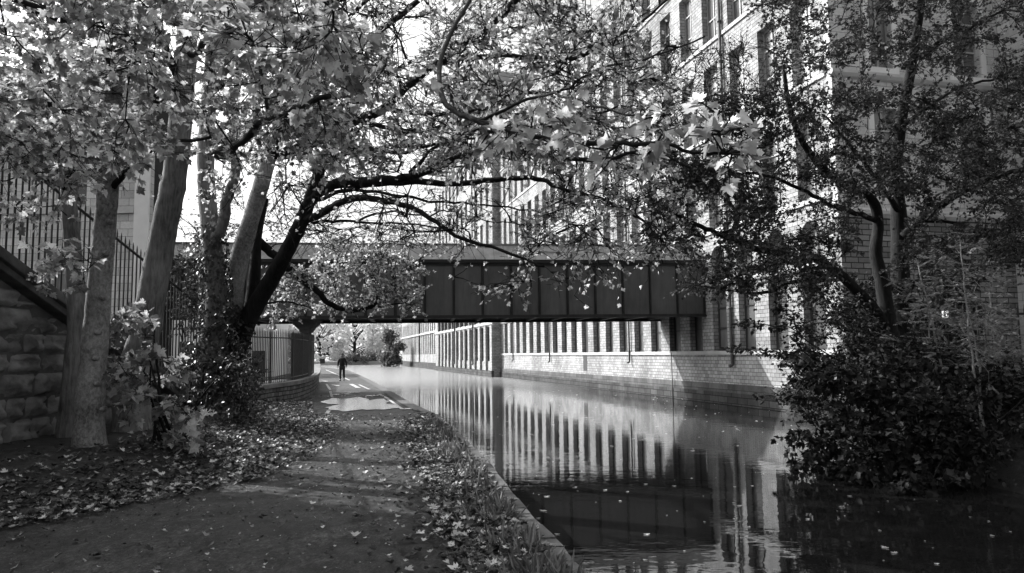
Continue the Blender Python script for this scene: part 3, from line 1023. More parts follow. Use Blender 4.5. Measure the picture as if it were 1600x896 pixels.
mb.prism_x([(6.3 - 14, -0.5), (20.4 - 14, -0.5), (20.4 - 14, cop_z(20.4) - .03), (6.3 - 14, cop_z(6.3) - .03)], -0.6, 0.012)
mb.build('wall_core', M['darkstone'], rw)
mb = MB()
ya, yb = 6.3, 20.4
for (xa, xb, za, zb) in ((-0.66, 0.22, 0.0, 0.12), (-0.7, 0.30, 0.122, 0.30)):
    mb.prism_x([(ya - 14, cop_z(ya) + za), (yb - 14, cop_z(yb) + za), (yb - 14, cop_z(yb) + zb), (ya - 14, cop_z(ya) + zb)], xa, xb)
mb.build('coping', M['darkstone'], rw, bevel=0.02)
# railing on the sloping coping
rl = empty('railing', (RX - .15, 14, 0), 0, label='black iron railing climbing the sloping wall coping behind the left trunks', cat='railing')
for y in np.arange(8.2, 20.2, 0.17):
    zb = cop_z(y) + .3
    hh = 5.12 - 0.27 * (y - 12.16) - zb
    b = MB(); b.tube([(0, y - 14, zb - .05), (0, y - 14, zb + hh + .08), (0, y - 14, zb + hh + .17)], [.017, .017, .004], 6)
    b.build('bar', M['iron'], rl)
b = MB(); b.tube([(0.0, 8.1 - 14, cop_z(8.1) + .42), (0.0, 20.2 - 14, cop_z(20.2) + .42)], .02, 6); b.build('rail', M['iron'], rl)
b = MB(); b.tube([(0.0, 8.1 - 14, 5.08 + .27 * 4.06), (0.0, 20.2 - 14, 5.08 - .27 * 8.04)], .03, 6); b.build('rail', M['iron'], rl)
# raised yard behind the wall
mb = MB(); mb.box(-60, RX - .72, -6, 19.0, -1.0, 0.9); mb.build('raised_yard', M['soil'], kind='structure')

# ================================================================== CURVED LOW WALL + RAILING
wpx = [onz(393, 641), onz(425, 634), onz(462, 627), onz(486, 617), onz(495, 609), onz(498, 602), onz(498.5, 597)]
wl = catmull([q[:2] for q in wpx], 6)
def low_top(i):
    t = i / (len(wl) - 1)
    return 0.72 + 0.08 * t + 0.32 * max(0, (t - .75) / .25) ** 1.5
lw = empty('low_wall', (wl[0][0], wl[0][1], 0), 0, label='curved low rubble wall with rounded coping beside the towpath bend', cat='wall')
o0 = np.array([wl[0][0], wl[0][1]])
def ribbon(pts, tops, off0, off1, zb, zt_off):
    mb = MB(); n = len(pts)
    tan = np.gradient(pts, axis=0); tan /= np.linalg.norm(tan, axis=1)[:, None]
    nor = np.c_[-tan[:, 1], tan[:, 0]]      # to the left
    V = []
    for i in range(n):
        a = pts[i] + nor[i] * off0 - o0; b = pts[i] + nor[i] * off1 - o0
        zt = tops[i] + zt_off
        zbb = zb if not callable(zb) else zb(i)
        V += [(a[0], a[1], zbb), (a[0], a[1], zt), (b[0], b[1], zt), (b[0], b[1], zbb)]
    Fc = []
    for i in range(n - 1):
        for k in range(4):
            k2 = (k + 1) % 4
            Fc.append((4 * i + k, 4 * i + 4 + k, 4 * i + 4 + k2, 4 * i + k2))
    Fc.append((3, 2, 1, 0)); Fc.append(tuple(4 * (n - 1) + k for k in range(4)))
    mb.add(V, Fc)
    return mb
tops_ = [low_top(i) for i in range(len(wl))]
# texture runs along the wall because x+y changes monotonically along it
ribbon(wl, tops_, 0.0, 0.4, -0.2, -0.15).build('rubble_face', M['rubble'], lw)
ribbon(wl, tops_, -0.09, 0.46, lambda i: tops_[i] - 0.147, 0.0).build('coping', M['coping'], lw, bevel=0.015)
mb = MB(); q = wl[0] - o0; mb.box(q[0] - .42, q[0] + .05, q[1] - .42, q[1] - .02, -0.2, 0.74); mb.build('end_pillar', M['coping'], lw, bevel=0.02)
fr = empty('railing', (wl[0][0], wl[0][1], 0.7), 0, label='tall iron railing with pointed bars standing on the curved low wall', cat='railing')
tan = np.gradient(wl, axis=0); tan /= np.linalg.norm(tan, axis=1)[:, None]
nor = np.c_[-tan[:, 1], tan[:, 0]]
cl = wl + nor * 0.2
seg = np.r_[0, np.cumsum(np.linalg.norm(np.diff(cl, axis=0), axis=1))]
tot = seg[-1]
s_ = 0.1; cnt = 0
while s_ < tot * 0.62:
    x = np.interp(s_, seg, cl[:, 0]); y = np.interp(s_, seg, cl[:, 1]); i = np.interp(s_, seg, np.arange(len(cl)))
    zb = low_top(i) - 0.7
    post = cnt % 15 == 14
    b = MB(); b.tube([(x - o0[0], y - o0[1], zb - .03), (x - o0[0], y - o0[1], zb + 1.72), (x - o0[0], y - o0[1], zb + 1.88)], [.035 if post else .016] * 2 + [.003], 6)
    b.build('post' if post else 'bar', M['iron'], fr)
    s_ += 0.155; cnt += 1
for dz in (0.12, 1.55):
    idx = [i for i in range(len(cl)) if seg[i] < tot * 0.64]
    b = MB(); b.tube([(cl[i][0] - o0[0], cl[i][1] - o0[1], low_top(i) - 0.7 + dz) for i in idx], 0.022, 5); b.build('rail', M['iron'], fr)
# solid gate panel by the pier
gx = at(468, 560, 32.3)

# ================================================================== LEFT BUILDINGS
lb = empty('stone_house', (-14.0, 28, 0), 0, label='pale ashlar building behind the sloping railing and left trunks', cat='house')
wb = MB()
lops = [(-10.2, -9.0), (-7.0, -5.8), (-3.6, -2.4)]
zc = 0
for (z0, z1) in ((3.2, 5.6), (7.5, 10.2)):
    wb.box(-22, 0, 0, .4, zc, z0); xs = -22
    for (a, b) in lops:
        wb.box(xs, a, 0, .4, z0, z1); xs = b
    wb.box(xs, 0, 0, .4, z0, z1); zc = z1
wb.box(-22, 0, 0, .4, zc, 13)
wb.build('wall', M['ashlar'], lb)
mb = MB(); mb.box(-22, -.01, .42, 2.3, 0, 12.9); mb.build('interior', M['interior'], lb)
mb = MB(); mb.box(-0.5, 0.06, -.1, -.003, 0, 12.8); mb.build('corner_pilaster', M['pale_trim'], lb)
for z0 in (2.95, 7.2, 12.7):
    mb = MB(); mb.box(-22, -.51, -.12, -.003, z0, z0 + .24); mb.build('sill_course', M['trim'], lb)
for (z0, z1) in ((3.2, 5.6), (7.5, 10.2)):
    for (a, b) in lops:
        window(lb, a, b, z0, z1, .2, 'up')
shade_house = empty('stone_house', (-14.5, -8, 1.3), 0, label='unseen stone house added outside the left of the view to shade the towpath', cat='house')  # out of view, added to keep the sun off the towpath
mb = MB(); mb.box(-8, 0, 0, 23, 0, 9.6); mb.build('wall', M['ashlar'], shade_house)
mb = MB(); mb.prism_y([(-8.3, 9.603), (.3, 9.603), (-4, 12.2)], -.3, 23.3); mb.build('roof', M['slate'], shade_house)
wh = empty('white_house', (-19.4, 60, 0), math.radians(10), label='bright white rendered house seen through the railing under the bridge', cat='house')
mb = MB(); mb.box(-14, 0, 0, 9, 0, 5.6); mb.build('wall', M['white'], wh)
mb = MB(); mb.prism_y([(-14.4, 5.603), (.4, 5.603), (-7, 9)], -.3, 9.3); mb.build('roof', M['slate'], wh)
for a in (-3.6, -7.2, -10.8):
    window(wh, a, a + 1.1, 1.0, 2.9, -.05, 'low')
mb = MB(); mb.box(-1.7, -.7, -.06, 0, 0, 2.1); mb.build('door', M['frame'], wh)

# ================================================================== TREES, left bank
def root_at(name, p, **kw):
    return empty(name, (p[0], p[1], 0), 0, **kw)

class WTree(Tree):
    """tree whose meshes are written in the local frame of its root"""
    def finish(s, root, *a, **k):
        off = np.array(root.location)
        s.wood.v = [tuple(np.array(v) - off) for v in s.wood.v]
        keepP = [p for p in s.P]
        if s.P:
            P = np.array(s.P)
            mask = np.linalg.norm(P - EYE, axis=1) > 3.0
            s.P = list(P[mask] - off); s.D = list(np.array(s.D)[mask]); s.N = list(np.array(s.N)[mask]); s.S = list(np.array(s.S)[mask])
        wn = k.get('woodname', 'trunk')
        if s.main.v:
            s.main.v = [tuple(np.array(v) - off) for v in s.main.v]
            s.main.build(wn, a[0], root, smooth=True)
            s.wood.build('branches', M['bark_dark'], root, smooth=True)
        else:
            s.wood.build(wn, a[0], root, smooth=True)
        if s.P:
            me = leaves_mesh('crown', a[2], np.array(s.P), np.array(s.D), np.array(s.N), np.array(s.S))
            link('crown', me, a[1], root)
        print('tree', root.name, len(s.P), 'leaves', len(s.wood.f), 'wood faces')

def L(*pts):
    return [at(*p) for p in pts]

def ivy(parent, tr_pts, rad, n, seed, z0=0.2, z1=5):
    r = np.random.default_rng(seed)
    off = np.array(parent.location)
    P = []; D = []; N = []; S = []
    pts = np.array(tr_pts)
    for _ in range(n):
        i = r.integers(0, len(pts) - 1)
        t = r.uniform()
        p = pts[i] * (1 - t) + pts[i + 1] * t
        rr_ = rad[i] * (1 - t) + rad[i + 1] * t
        a = r.uniform(0, 2 * PI)
        nr = np.array([math.cos(a), math.sin(a), 0.15])
        P.append(p + nr * (rr_ + r.uniform(0.0, 0.09)) - off)
        D.append(np.array([r.normal(0, .6), r.normal(0, .6), -1.0]))
        N.append(nr + r.normal(0, .35, 3)); S.append(r.uniform(.05, .1))
    me = leaves_mesh('ivy', T_LOBE, P, D, N, S)
    link('ivy', me, M['leaf_ivy'], parent)

# --- T1: smooth trunk nearest the camera
b1 = onz(141, 728); b1[2] = 0.0
t = WTree(21)
root = root_at('sycamore_tree', b1, label='smooth pale trunk nearest the camera beside the blocky wall', cat='tree')
d = b1[1]
t.limb([b1 + [0, 0, -.1]] + L((140, 640, d), (150, 520, d), (157, 430, d), (166, 330, d), (172, 250, d - .1), (178, 150, d - .3), (186, 60, d - .5), (197, -60, d - .7), (215, -250, d - 1)), .212, .11, 20, 8, lump=0.022, flare=.45, main=True)
for (kx, ky) in ((150, 520), (158, 465), (162, 395), (149, 600), (158, 640), (168, 345), (146, 560)):
    kp = at(kx, ky, d - .2); t.main.tube([kp + [0, .1, 0], kp, kp + [0, -.035, -.01]], [.05, .038, .012], 8)
t.limb(L((168, 300, d), (200, 265, d - .4), (222, 245, d - .8), (262, 225, d - 1.3), (330, 215, d - 2)), .055, .02, 8, wob=.015)
t.limb(L((180, 130, d - .3), (160, 60, d - 1), (110, 25, d - 1.8), (40, 5, d - 2.6), (-60, -30, d - 3.2)), .07, .025, 8, wob=.02)
t.limb(L((184, 90, d - .4), (198, 45, d - .8), (203, 0, d - 1.2), (225, -120, d - 2)), .09, .05, 10, wob=.02, main=True)
t.limb(L((172, 262, d - .1), (110, 272, d - .6), (60, 270, d - 1.0), (0, 282, d - 1.2)), .022, .01, 6, wob=.02)
t.limb(L((197, -60, d - .7), (300, -110, d - 3), (420, -60, d - 5.0), (520, 10, 5.0)), .06, .02, 7, wob=.02)
r = t.r
t.colonize(region(r, 50, [(-420, -70, -50, 380, 7, 11, 1)]), .09, 9, tw=7, twl=.5, r0=.012, flat=.75)  # unseen part of the crown, added left of view to shade the path
t.colonize(region(r, 165, [(-60, 340, -90, 130, 6, 10, 3), (-60, 330, 100, 250, 6.5, 10, 2.4), (-40, 200, 230, 300, 8, 10, 0.7), (330, 560, -60, 90, 4.6, 6.5, .8)]), .08, 9, tw=7, twl=.5, r0=.012, flat=.75)
t.colonize(region(r, 10, [(50, 150, 370, 450, 10, 11, 1)]), .12, 6, tw=4, twl=.4)
t.finish(root, M['bark'], M['leaf_pale'], T_MAPLE)

# --- T0: thin dark trunk behind
b0 = onz(128, 712); b0 = np.array([-7.75, 12.9, 0.0])
t = WTree(22)
root = root_at('sycamore_tree', b0, label='thin dark leaning trunk between the blocky wall and the smooth pale trunk', cat='tree')
t.limb([b0] + L((120, 520, 12.9), (116, 430, 12.9), (108, 320, 12.9), (100, 220, 12.8), (94, 120, 12.6), (70, -40, 12.2)), .17, .09, 12, 5, lump=.03, flare=.2, main=True)
t.limb(L((104, 270, 12.8), (76, 215, 12.5), (78, 160, 12.2), (50, 90, 11.5)), .06, .03, 7, wob=.02)
t.colonize(region(t.r, 60, [(-80, 260, -60, 240, 10.5, 13.5, 1), (20, 160, 250, 400, 11, 12.4, .15)]), .095, 9, tw=7, twl=.55, flat=.7)
t.finish(root, M['bark_rough'], M['leaf_mid'], T_MAPLE)

# --- T2: big ridged trunk
b2 = np.array([-7.15, 14.0, 0.2])
t = WTree(23)
root = root_at('sycamore_tree', b2, label='big ridged grey trunk, second thick one from the blocky wall', cat='tree')
d = 14.0
main = t.limb([b2 + [0, 0, -.3]] + L((208, 600, d), (226, 520, d), (243, 430, d), (258, 350, d), (272, 280, d), (281, 200, d), (288, 120, d), (293, 50, d), (300, -60, d), (312, -260, d - .5)), .30, .17, 20, 6, lump=.025, flare=.45, main=True)
t.limb(L((275, 175, d), (235, 140, d - .6), (190, 95, d - 1.3), (130, 50, d - 2.2), (50, 15, d - 3.2), (-50, -30, d - 4)), .12, .04, 9, wob=.025)
t.limb(L((283, 130, d), (250, 60, d - .8), (225, 0, d - 1.5), (180, -100, d - 2)), .09, .05, 8, wob=.025)
t.limb(L((292, 90, d), (330, 60, d - 1), (400, 20, d - 2), (480, -40, d - 3)), .08, .03, 8, wob=.025)
t.limb(L((288, -20, d - .4), (360, -40, d - 3), (412, 10, 9), (412, 80, 8.6), (405, 135, 8.4), (416, 168, 8.3)), .06, .02, 7, wob=.02)
t.colonize(region(t.r, 120, [(120, 420, -90, 140, 9, 13, 2), (300, 540, -80, 220, 8, 13, 1.7), (20, 200, -60, 150, 10, 13, .8), (300, 420, 180, 330, 10, 13, .5)]), .075, 8, tw=7, twl=.5, flat=.7)
t.finish(root, M['bark_rough'], M['leaf_pale'], T_MAPLE)

# --- T3: ivy trunk
b3 = np.array([-6.95, 16.6, 0.2])
t = WTree(24)
root = root_at('sycamore_tree', b3, label='ivy-clad upright trunk between the ridged trunk and the forked trunk', cat='tree')
d = 16.6
m3 = t.limb([b3 + [0, 0, -.3]] + L((332, 560, d), (338, 470, d), (332, 390, d), (323, 300, d), (322, 220, d), (330, 120, d), (340, -20, d - .5)), .27, .15, 16, 5, lump=.03, flare=.5, main=True)
t.limb(L((330, 400, d), (352, 330, d - .3), (368, 270, d - .5), (366, 200, d - .8), (375, 90, d - 1.2)), .14, .07, 10, wob=.02, main=True)
t.limb(L((368, 250, d - .5), (330, 238, d - 4), (370, 228, d - 5.5), (412, 190, d - 7), (450, 178, d - 8), (510, 150, d - 9)), .08, .03, 8, wob=.02)
t.colonize(region(t.r, 120, [(300, 560, -60, 260, 10, 16, 1), (430, 620, 60, 260, 8, 13, .7)]), .075, 8, tw=7, twl=.5, flat=.7)
t.finish(root, M['bark_rough'], M['leaf_mid'], T_MAPLE)
ivy(root, m3[:18], [.29] * 18, 2600, 3)
ivy(root, m3[:7], [.55] * 7, 1500, 4)

# --- T4: forked tree whose limbs reach over the canal
b4 = np.array([-6.75, 17.2, 0.2])
t = WTree(25, .0095)
root = root_at('sycamore_tree', b4, label='forked tree with long dark limbs reaching right over the canal', cat='tree')
d = 17.2
m4 = t.limb([b4 + [0, 0, -.3]] + L((352, 590, d), (358, 520, d), (366, 440, d), (384, 370, d), (405, 300, d), (425, 230, d), (440, 180, d), (455, 100, d)), .33, .12, 18, 6, lump=.03, flare=.5, main=True)
t.limb(L((352, 600, d), (378, 520, d), (398, 480, d), (428, 430, d - .2), (455, 380, d - .4), (478, 330, d - .6), (497, 275, d - .8), (520, 220, d - 1), (560, 150, d - 1.5), (600, 90, d - 2)), .27, .07, 12, 6, lump=.03)
t.limb(L((390, 500, d + .3), (398, 430, d + .4), (402, 370, d + .5), (415, 310, d + .5)), .18, .08, 10, 5)
t.limb(L((425, 240, d), (455, 238, d), (500, 216, d), (560, 188, d - .5), (596, 171, d - .8), (636, 136, d - 1.2), (681, 100, d - 1.8), (742, 58, d - 2.6), (800, 8, d - 3.2), (860, -60, d - 4)), .15, .055, 10, wob=.012)
t.limb(L((440, 200, d), (480, 140, d - .5), (540, 90, d - 1), (591, 50, d - 1.6), (631, 20, d - 2), (690, -30, d - 3)), .12, .05, 9, wob=.015)
t.limb(L((484, 312, d - .7), (526, 288, d - 1), (600, 282, d - 1.5), (641, 276, d - 1.8), (690, 258, d - 2.3), (727, 242, d - 2.7), (790, 236, d - 3.3), (860, 245, d - 4), (930, 250, d - 4.8), (1010, 240, d - 5.5), (1080, 262, d - 6)), .12, .02, 9, wob=.012)
t.limb(L((500, 290, d - .9), (560, 288, d - 1), (640, 284, d - 1.2), (700, 288, d - 1.4), (770, 282, d - 1.8), (830, 278, d - 2.2), (869, 291, d - 2.5), (900, 302, d - 2.8), (960, 318, d - 3.2), (1010, 350, d - 3.5)), .10, .02, 8, wob=.012)
t.limb(L((476, 345, d - .6), (515, 327, d - 1), (551, 311, d - 1.4), (600, 314, d - 1.9), (641, 324, d - 2.3), (681, 347, d - 2.7), (722, 372, d - 3), (800, 397, d - 3.5), (850, 418, d - 3.8)), .10, .02, 8, wob=.012)
t.limb(L((470, 352, d - .5), (520, 345, d - .3), (580, 348, d), (650, 352, d + .2), (720, 362, d + .4)), .045, .015, 7, wob=.015)
t.limb(L((596, 171, d - .8), (680, 178, d - 1.5), (760, 172, d - 2), (830, 180, d - 2.6), (920, 176, d - 3.4), (1000, 165, d - 4)), .06, .015, 7, wob=.02)
t.limb(L((560, 190, d - .5), (640, 205, d - 1), (720, 190, d - 1.5), (800, 150, d - 2), (880, 142, d - 2.5), (930, 108, d - 3), (1010, 92, d - 4), (1100, 60, d - 5)), .06, .015, 7, wob=.02)
t.limb(L((681, 100, d - 1.8), (740, 90, d - 2), (800, 88, d - 2.4), (890, 93, d - 3), (950, 65, d - 3.5), (1010, 30, d - 4), (1060, -20, d - 4.5)), .07, .02, 7, wob=.02)
t.limb(L((505, 255, d - .8), (560, 232, d - 1.2), (620, 238, d - 1.6), (680, 225, d - 2), (740, 205, d - 2.4), (800, 208, d - 3), (870, 200, d - 3.6)), .06, .015, 7, wob=.02)
t.limb(L((470, 325, d - .6), (530, 300, d + .4), (600, 302, d + .8), (670, 315, d + 1), (740, 320, d + 1), (830, 330, d + .8), (900, 350, d + .4)), .055, .015, 7, wob=.02)
t.limb(L((560, 345, d), (610, 330, d - .4), (660, 338, d - .8), (700, 330, d - 1.2), (760, 345, d - 1.8), (830, 352, d - 2.4)), .03, .01, 6, wob=.02)
t.limb(L((440, 215, d), (500, 180, d + .4), (560, 120, d + .2), (620, 110, d), (700, 70, d - .5), (780, 60, d - 1), (860, 20, d - 1.5)), .07, .02, 7, wob=.02)
t.limb(L((425, 250, d), (445, 160, d - 1), (470, 90, d - 2), (530, 40, d - 3), (600, -20, d - 4)), .08, .03, 7, wob=.02)
t.limb(L((640, 270, d - 1.8), (690, 225, d - 2.4), (760, 215, d - 3), (830, 215, d - 3.6), (900, 235, d - 4.2)), .04, .012, 6, wob=.02)
t.limb(L((800, 236, d - 3.4), (850, 200, d - 4), (905, 190, d - 4.4), (960, 200, d - 5), (1040, 205, d - 5.5)), .03, .01, 6, wob=.02)
# low crooked limb in front of the bridge
t.limb(L((398, 372, d + .5), (430, 400, d + 1), (460, 428, d + 1.5), (490, 450, d + 2), (515, 474, d + 2.5), (545, 486, d + 3), (575, 481, d + 3.2), (590, 468, d + 3.4), (584, 440, d + 3.6), (572, 412, d + 3.8)), .12, .03, 9, wob=.01)
t.limb(L((575, 481, d + 3.2), (600, 478, d + 3.4), (640, 470, d + 3.6), (665, 455, d + 3.8)), .035, .01, 6, wob=.015)
t.limb(L((400, 480, d), (440, 472, d + .5), (480, 480, d + 1), (500, 492, d + 1.3)), .03, .01, 6, wob=.015)
r = t.r
t.colonize(region(r, 120, [(500, 655, 395, 485, 19.5, 21.5, 3), (480, 640, 375, 430, 19.5, 21.5, 1), (425, 490, 425, 495, 18, 19.5, 1)]), .075, 9, tw=8, twl=.42, r0=.009, flat=.6)
t.colonize(region(r, 130, [(270, 480, 200, 385, 17.6, 19.5, 1), (430, 690, 250, 385, 17.4, 20, 1.2)]), .07, 3, tw=7, twl=.7, r0=.020, flat=.6)
t.colonize(region(r, 230, [(440, 780, 170, 380, 12.5, 17.5, 2), (600, 1020, -40, 240, 11, 16, 1.6), (780, 1050, 230, 400, 12.5, 15.5, 1), (430, 620, -60, 200, 12, 16, 1)]), .065, 1, tw=7, twl=.85, r0=.022, flat=.6)
t.colonize(region(r, 430, [(460, 760, -60, 180, 12, 17, 2.2), (700, 1000, -60, 130, 10, 16, 2.6), (500, 700, 180, 260, 12, 16, .7), (700, 1060, 130, 250, 10, 15, 1.9), (820, 1080, 240, 390, 12, 15, 1.3), (560, 860, 255, 370, 13, 16, .28), (380, 500, 120, 260, 13, 16, .6)]), .07, 6, tw=7, twl=.5, r0=.011, flat=.65)
t.colonize(region(r, 40, [(700, 1030, 380, 465, 13.5, 17, 1)]), .085, 3, tw=4, twl=.45, r0=.009, droop=.6)
# near spray of big leaves hanging over the water
t.limb(L((760, -40, d - 4), (700, 60, 9.5), (690, 150, 7.0), (750, 190, 6.0), (870, 222, 5.4), (960, 226, 5.1), (1030, 224, 4.9), (1095, 240, 4.8), (1150, 238, 4.7), (1195, 228, 4.6)), .035, .006, 7, wob=.006)
t.limb(L((750, 190, 6.0), (840, 150, 5.7), (900, 155, 5.3), (980, 178, 5.0), (1050, 180, 4.8)), .015, .005, 6, wob=.006)
t.colonize(region(r, 34, [(740, 900, 150, 240, 5.0, 6.2, 1.2), (880, 1110, 160, 245, 4.6, 5.3, 1.5), (1080, 1190, 195, 250, 4.5, 4.9, .6), (560, 760, -20, 120, 5, 7, .5), (380, 560, -20, 60, 4.6, 6, .3)]), .10, 4, tw=4, twl=.22, r0=.005, flat=.8, droop=.25, maxlen=.8)
t.finish(root, M['bark'], M['leaf_pale'], T_MAPLE)
ivy(root, m4[:16], [.27] * 16, 1500, 5)
ivy(root, m4[:8], [.6] * 8, 1500, 6)

# ================================================================== RIGHT BANK TREE
b5 = at(1398, 560, 17.5)
t = WTree(31, .008)
b5g = np.array([b5[0], b5[1], 0.3])
root = root_at('hawthorn_tree', b5g, label='dark spreading tree on the right bank in front of the mill corner', cat='tree')
d = 17.5
t.limb([b5g] + L((1398, 560, d), (1388, 505, d), (1378, 440, d), (1368, 395, d), (1372, 350, d), (1362, 312, d - .3), (1320, 288, d - .6), (1285, 262, d - 1), (1250, 215, d - 1.5), (1232, 160, d - 1.8), (1225, 110, d - 2)), .22, .04, 12, 5, lump=.03, flare=.3, main=True)
t.limb([b5g + [.3, .3, 0]] + L((1408, 480, d + .4), (1406, 400, d + .5), (1404, 330, d + .5), (1400, 270, d + .5), (1408, 190, d + .3), (1425, 100, d), (1440, 0, d - .5), (1450, -90, d - 1)), .26, .07, 12, 5, lump=.03, main=True)
t.limb(L((1385, 510, d), (1345, 460, d - .3), (1310, 428, d - .6), (1280, 408, d - 1), (1235, 400, d - 1.3), (1180, 388, d - 1.8), (1130, 368, d - 2.2), (1085, 350, d - 2.6), (1040, 325, d - 3)), .15, .03, 10, wob=.01)
t.limb(L((1290, 437, d - .8), (1240, 440, d - 1), (1195, 458, d - 1.3), (1140, 455, d - 1.6), (1100, 448, d - 1.9)), .06, .015, 8, wob=.01)
t.limb(L((1370, 345, d), (1330, 330, d - .6), (1290, 318, d - 1), (1240, 290, d - 1.5), (1180, 272, d - 2), (1110, 265, d - 2.5), (1060, 270, d - 3)), .07, .015, 8, wob=.015)
t.limb(L((1404, 330, d + .4), (1370, 280, d), (1330, 230, d - .5), (1290, 180, d - 1)), .08, .02, 8, wob=.015)
t.limb(L((1412, 370, d + .3), (1440, 345, d), (1480, 315, d - .3), (1530, 288, d - .6), (1580, 270, d - 1), (1650, 250, d - 1.4)), .12, .04, 9, wob=.012)
t.limb(L((1440, 345, d), (1490, 348, d - .3), (1540, 360, d - .8), (1610, 365, d - 1.2)), .05, .015, 7, wob=.012)
t.limb(L((1425, 100, d), (1480, 60, d - .5), (1540, 30, d - 1), (1620, -10, d - 1.5)), .05, .02, 7, wob=.02)
t.limb(L((1406, 200, d + .3), (1460, 160, d - .3), (1520, 130, d - .8), (1590, 120, d - 1.4)), .06, .02, 7, wob=.02)
r = t.r
t.colonize(region(r, 780, [(1190, 1330, -60, 160, 14.5, 18, 1.6), (1330, 1500, -60, 120, 14.5, 18.5, 1.3), (1190, 1460, 140, 300, 14.5, 18, 3.2), (1440, 1620, 140, 330, 14, 18, 2.4), (1480, 1640, -40, 140, 14, 18, .9),
                           (1010, 1210, 235, 395, 13.5, 16, 2.2), (1100, 1230, 150, 250, 14.5, 16, .5), (1200, 1340, 310, 400, 15, 17, .7), (1070, 1300, 400, 458, 14.5, 16.5, 1.0), (1420, 1620, 330, 420, 14, 17, 1.2)]),
           .072, 9, tw=9, twl=.45, r0=.012, flat=.7, droop=.2)
t.colonize(region(r, 110, [(1030, 1180, 70, 220, 14.5, 16.5, 1)]), .06, 1, tw=9, twl=.5, r0=.010)
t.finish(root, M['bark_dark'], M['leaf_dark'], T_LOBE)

# ================================================================== SHRUBS on the right bank
def shrub(name, base, targets, seed, size, nl, tw, mat, tpl, label, cat='shrub', bark='bark_dark', flat=.6, droop=.35, stems=6, twl=.4, group=None, r0=.012):
    t = WTree(seed)
    base = np.asarray(base, float)
    root = root_at(name, base, label=label, cat=cat, group=group)
    tg = region(t.r, targets[0], targets[1])
    T = np.array(tg)
    for k in range(stems):
        q = T[t.r.integers(0, len(T))]
        a = base + t.r.normal(0, .15, 3) * [1, 1, 0]
        m = a * .5 + q * .5 + np.array([0, 0, .3]) + t.r.normal(0, .1, 3)
        t.limb([a, m, q], .03, .01, 6, 5, wob=.01)
    t.colonize(tg, size, nl, tw=tw, twl=twl, r0=r0, flat=flat, droop=droop)
    t.finish(root, M[bark], mat, tpl, woodname='stem')
    return root

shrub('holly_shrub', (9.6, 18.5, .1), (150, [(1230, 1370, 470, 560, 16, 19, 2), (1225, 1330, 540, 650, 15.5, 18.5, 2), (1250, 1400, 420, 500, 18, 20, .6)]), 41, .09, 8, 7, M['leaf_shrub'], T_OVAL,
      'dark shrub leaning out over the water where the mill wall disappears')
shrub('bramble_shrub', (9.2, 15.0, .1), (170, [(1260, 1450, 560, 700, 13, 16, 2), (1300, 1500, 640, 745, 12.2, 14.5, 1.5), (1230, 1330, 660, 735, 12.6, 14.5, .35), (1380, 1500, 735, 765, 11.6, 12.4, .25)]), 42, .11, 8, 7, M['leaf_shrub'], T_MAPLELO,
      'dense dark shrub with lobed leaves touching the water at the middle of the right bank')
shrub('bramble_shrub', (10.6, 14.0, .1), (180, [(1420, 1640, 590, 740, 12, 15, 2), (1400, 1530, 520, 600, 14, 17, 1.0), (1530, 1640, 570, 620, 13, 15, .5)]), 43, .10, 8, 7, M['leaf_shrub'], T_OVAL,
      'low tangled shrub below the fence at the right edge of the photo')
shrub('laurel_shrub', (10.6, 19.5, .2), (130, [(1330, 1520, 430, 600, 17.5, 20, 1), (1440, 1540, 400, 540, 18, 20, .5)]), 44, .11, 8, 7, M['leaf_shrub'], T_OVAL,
      'dark shrub behind the rowan saplings hiding the foot of the mill tower')
# drooping sprays over the water in front of the mill windows
t = WTree(45)
root = root_at('elm_sapling', (9.0, 15.2, 0), label='sapling with flat layered sprays of leaves in front of the mill windows', cat='sapling')
bs = at(1275, 600, 15.2)
for (pts_) in ([(1270, 560, 15.2), (1250, 520, 15), (1200, 508, 14.8), (1155, 505, 14.6)], [(1272, 570, 15.2), (1240, 555, 15), (1190, 548, 14.7), (1145, 546, 14.5)],
               [(1275, 600, 15.2), (1240, 622, 15), (1200, 618, 14.8)], [(1270, 540, 15.2), (1240, 490, 15), (1225, 480, 14.9)]):
    pl = t.limb([np.array([9.0, 15.2, .2])] + L(*pts_), .02, .005, 6, 5, wob=.01)
    for q in pl[8:]:
        for _ in range(3):
            t.twig(q, unit(t.r.normal(0, 1, 3) * [1, 1, .12] + [-.8, 0, 0]), .28, .004, .10, 6, flat=1.6, droop=.1)
t.finish(root, M['bark_dark'], M['leaf_shrub'], T_OVAL, woodname='stem')

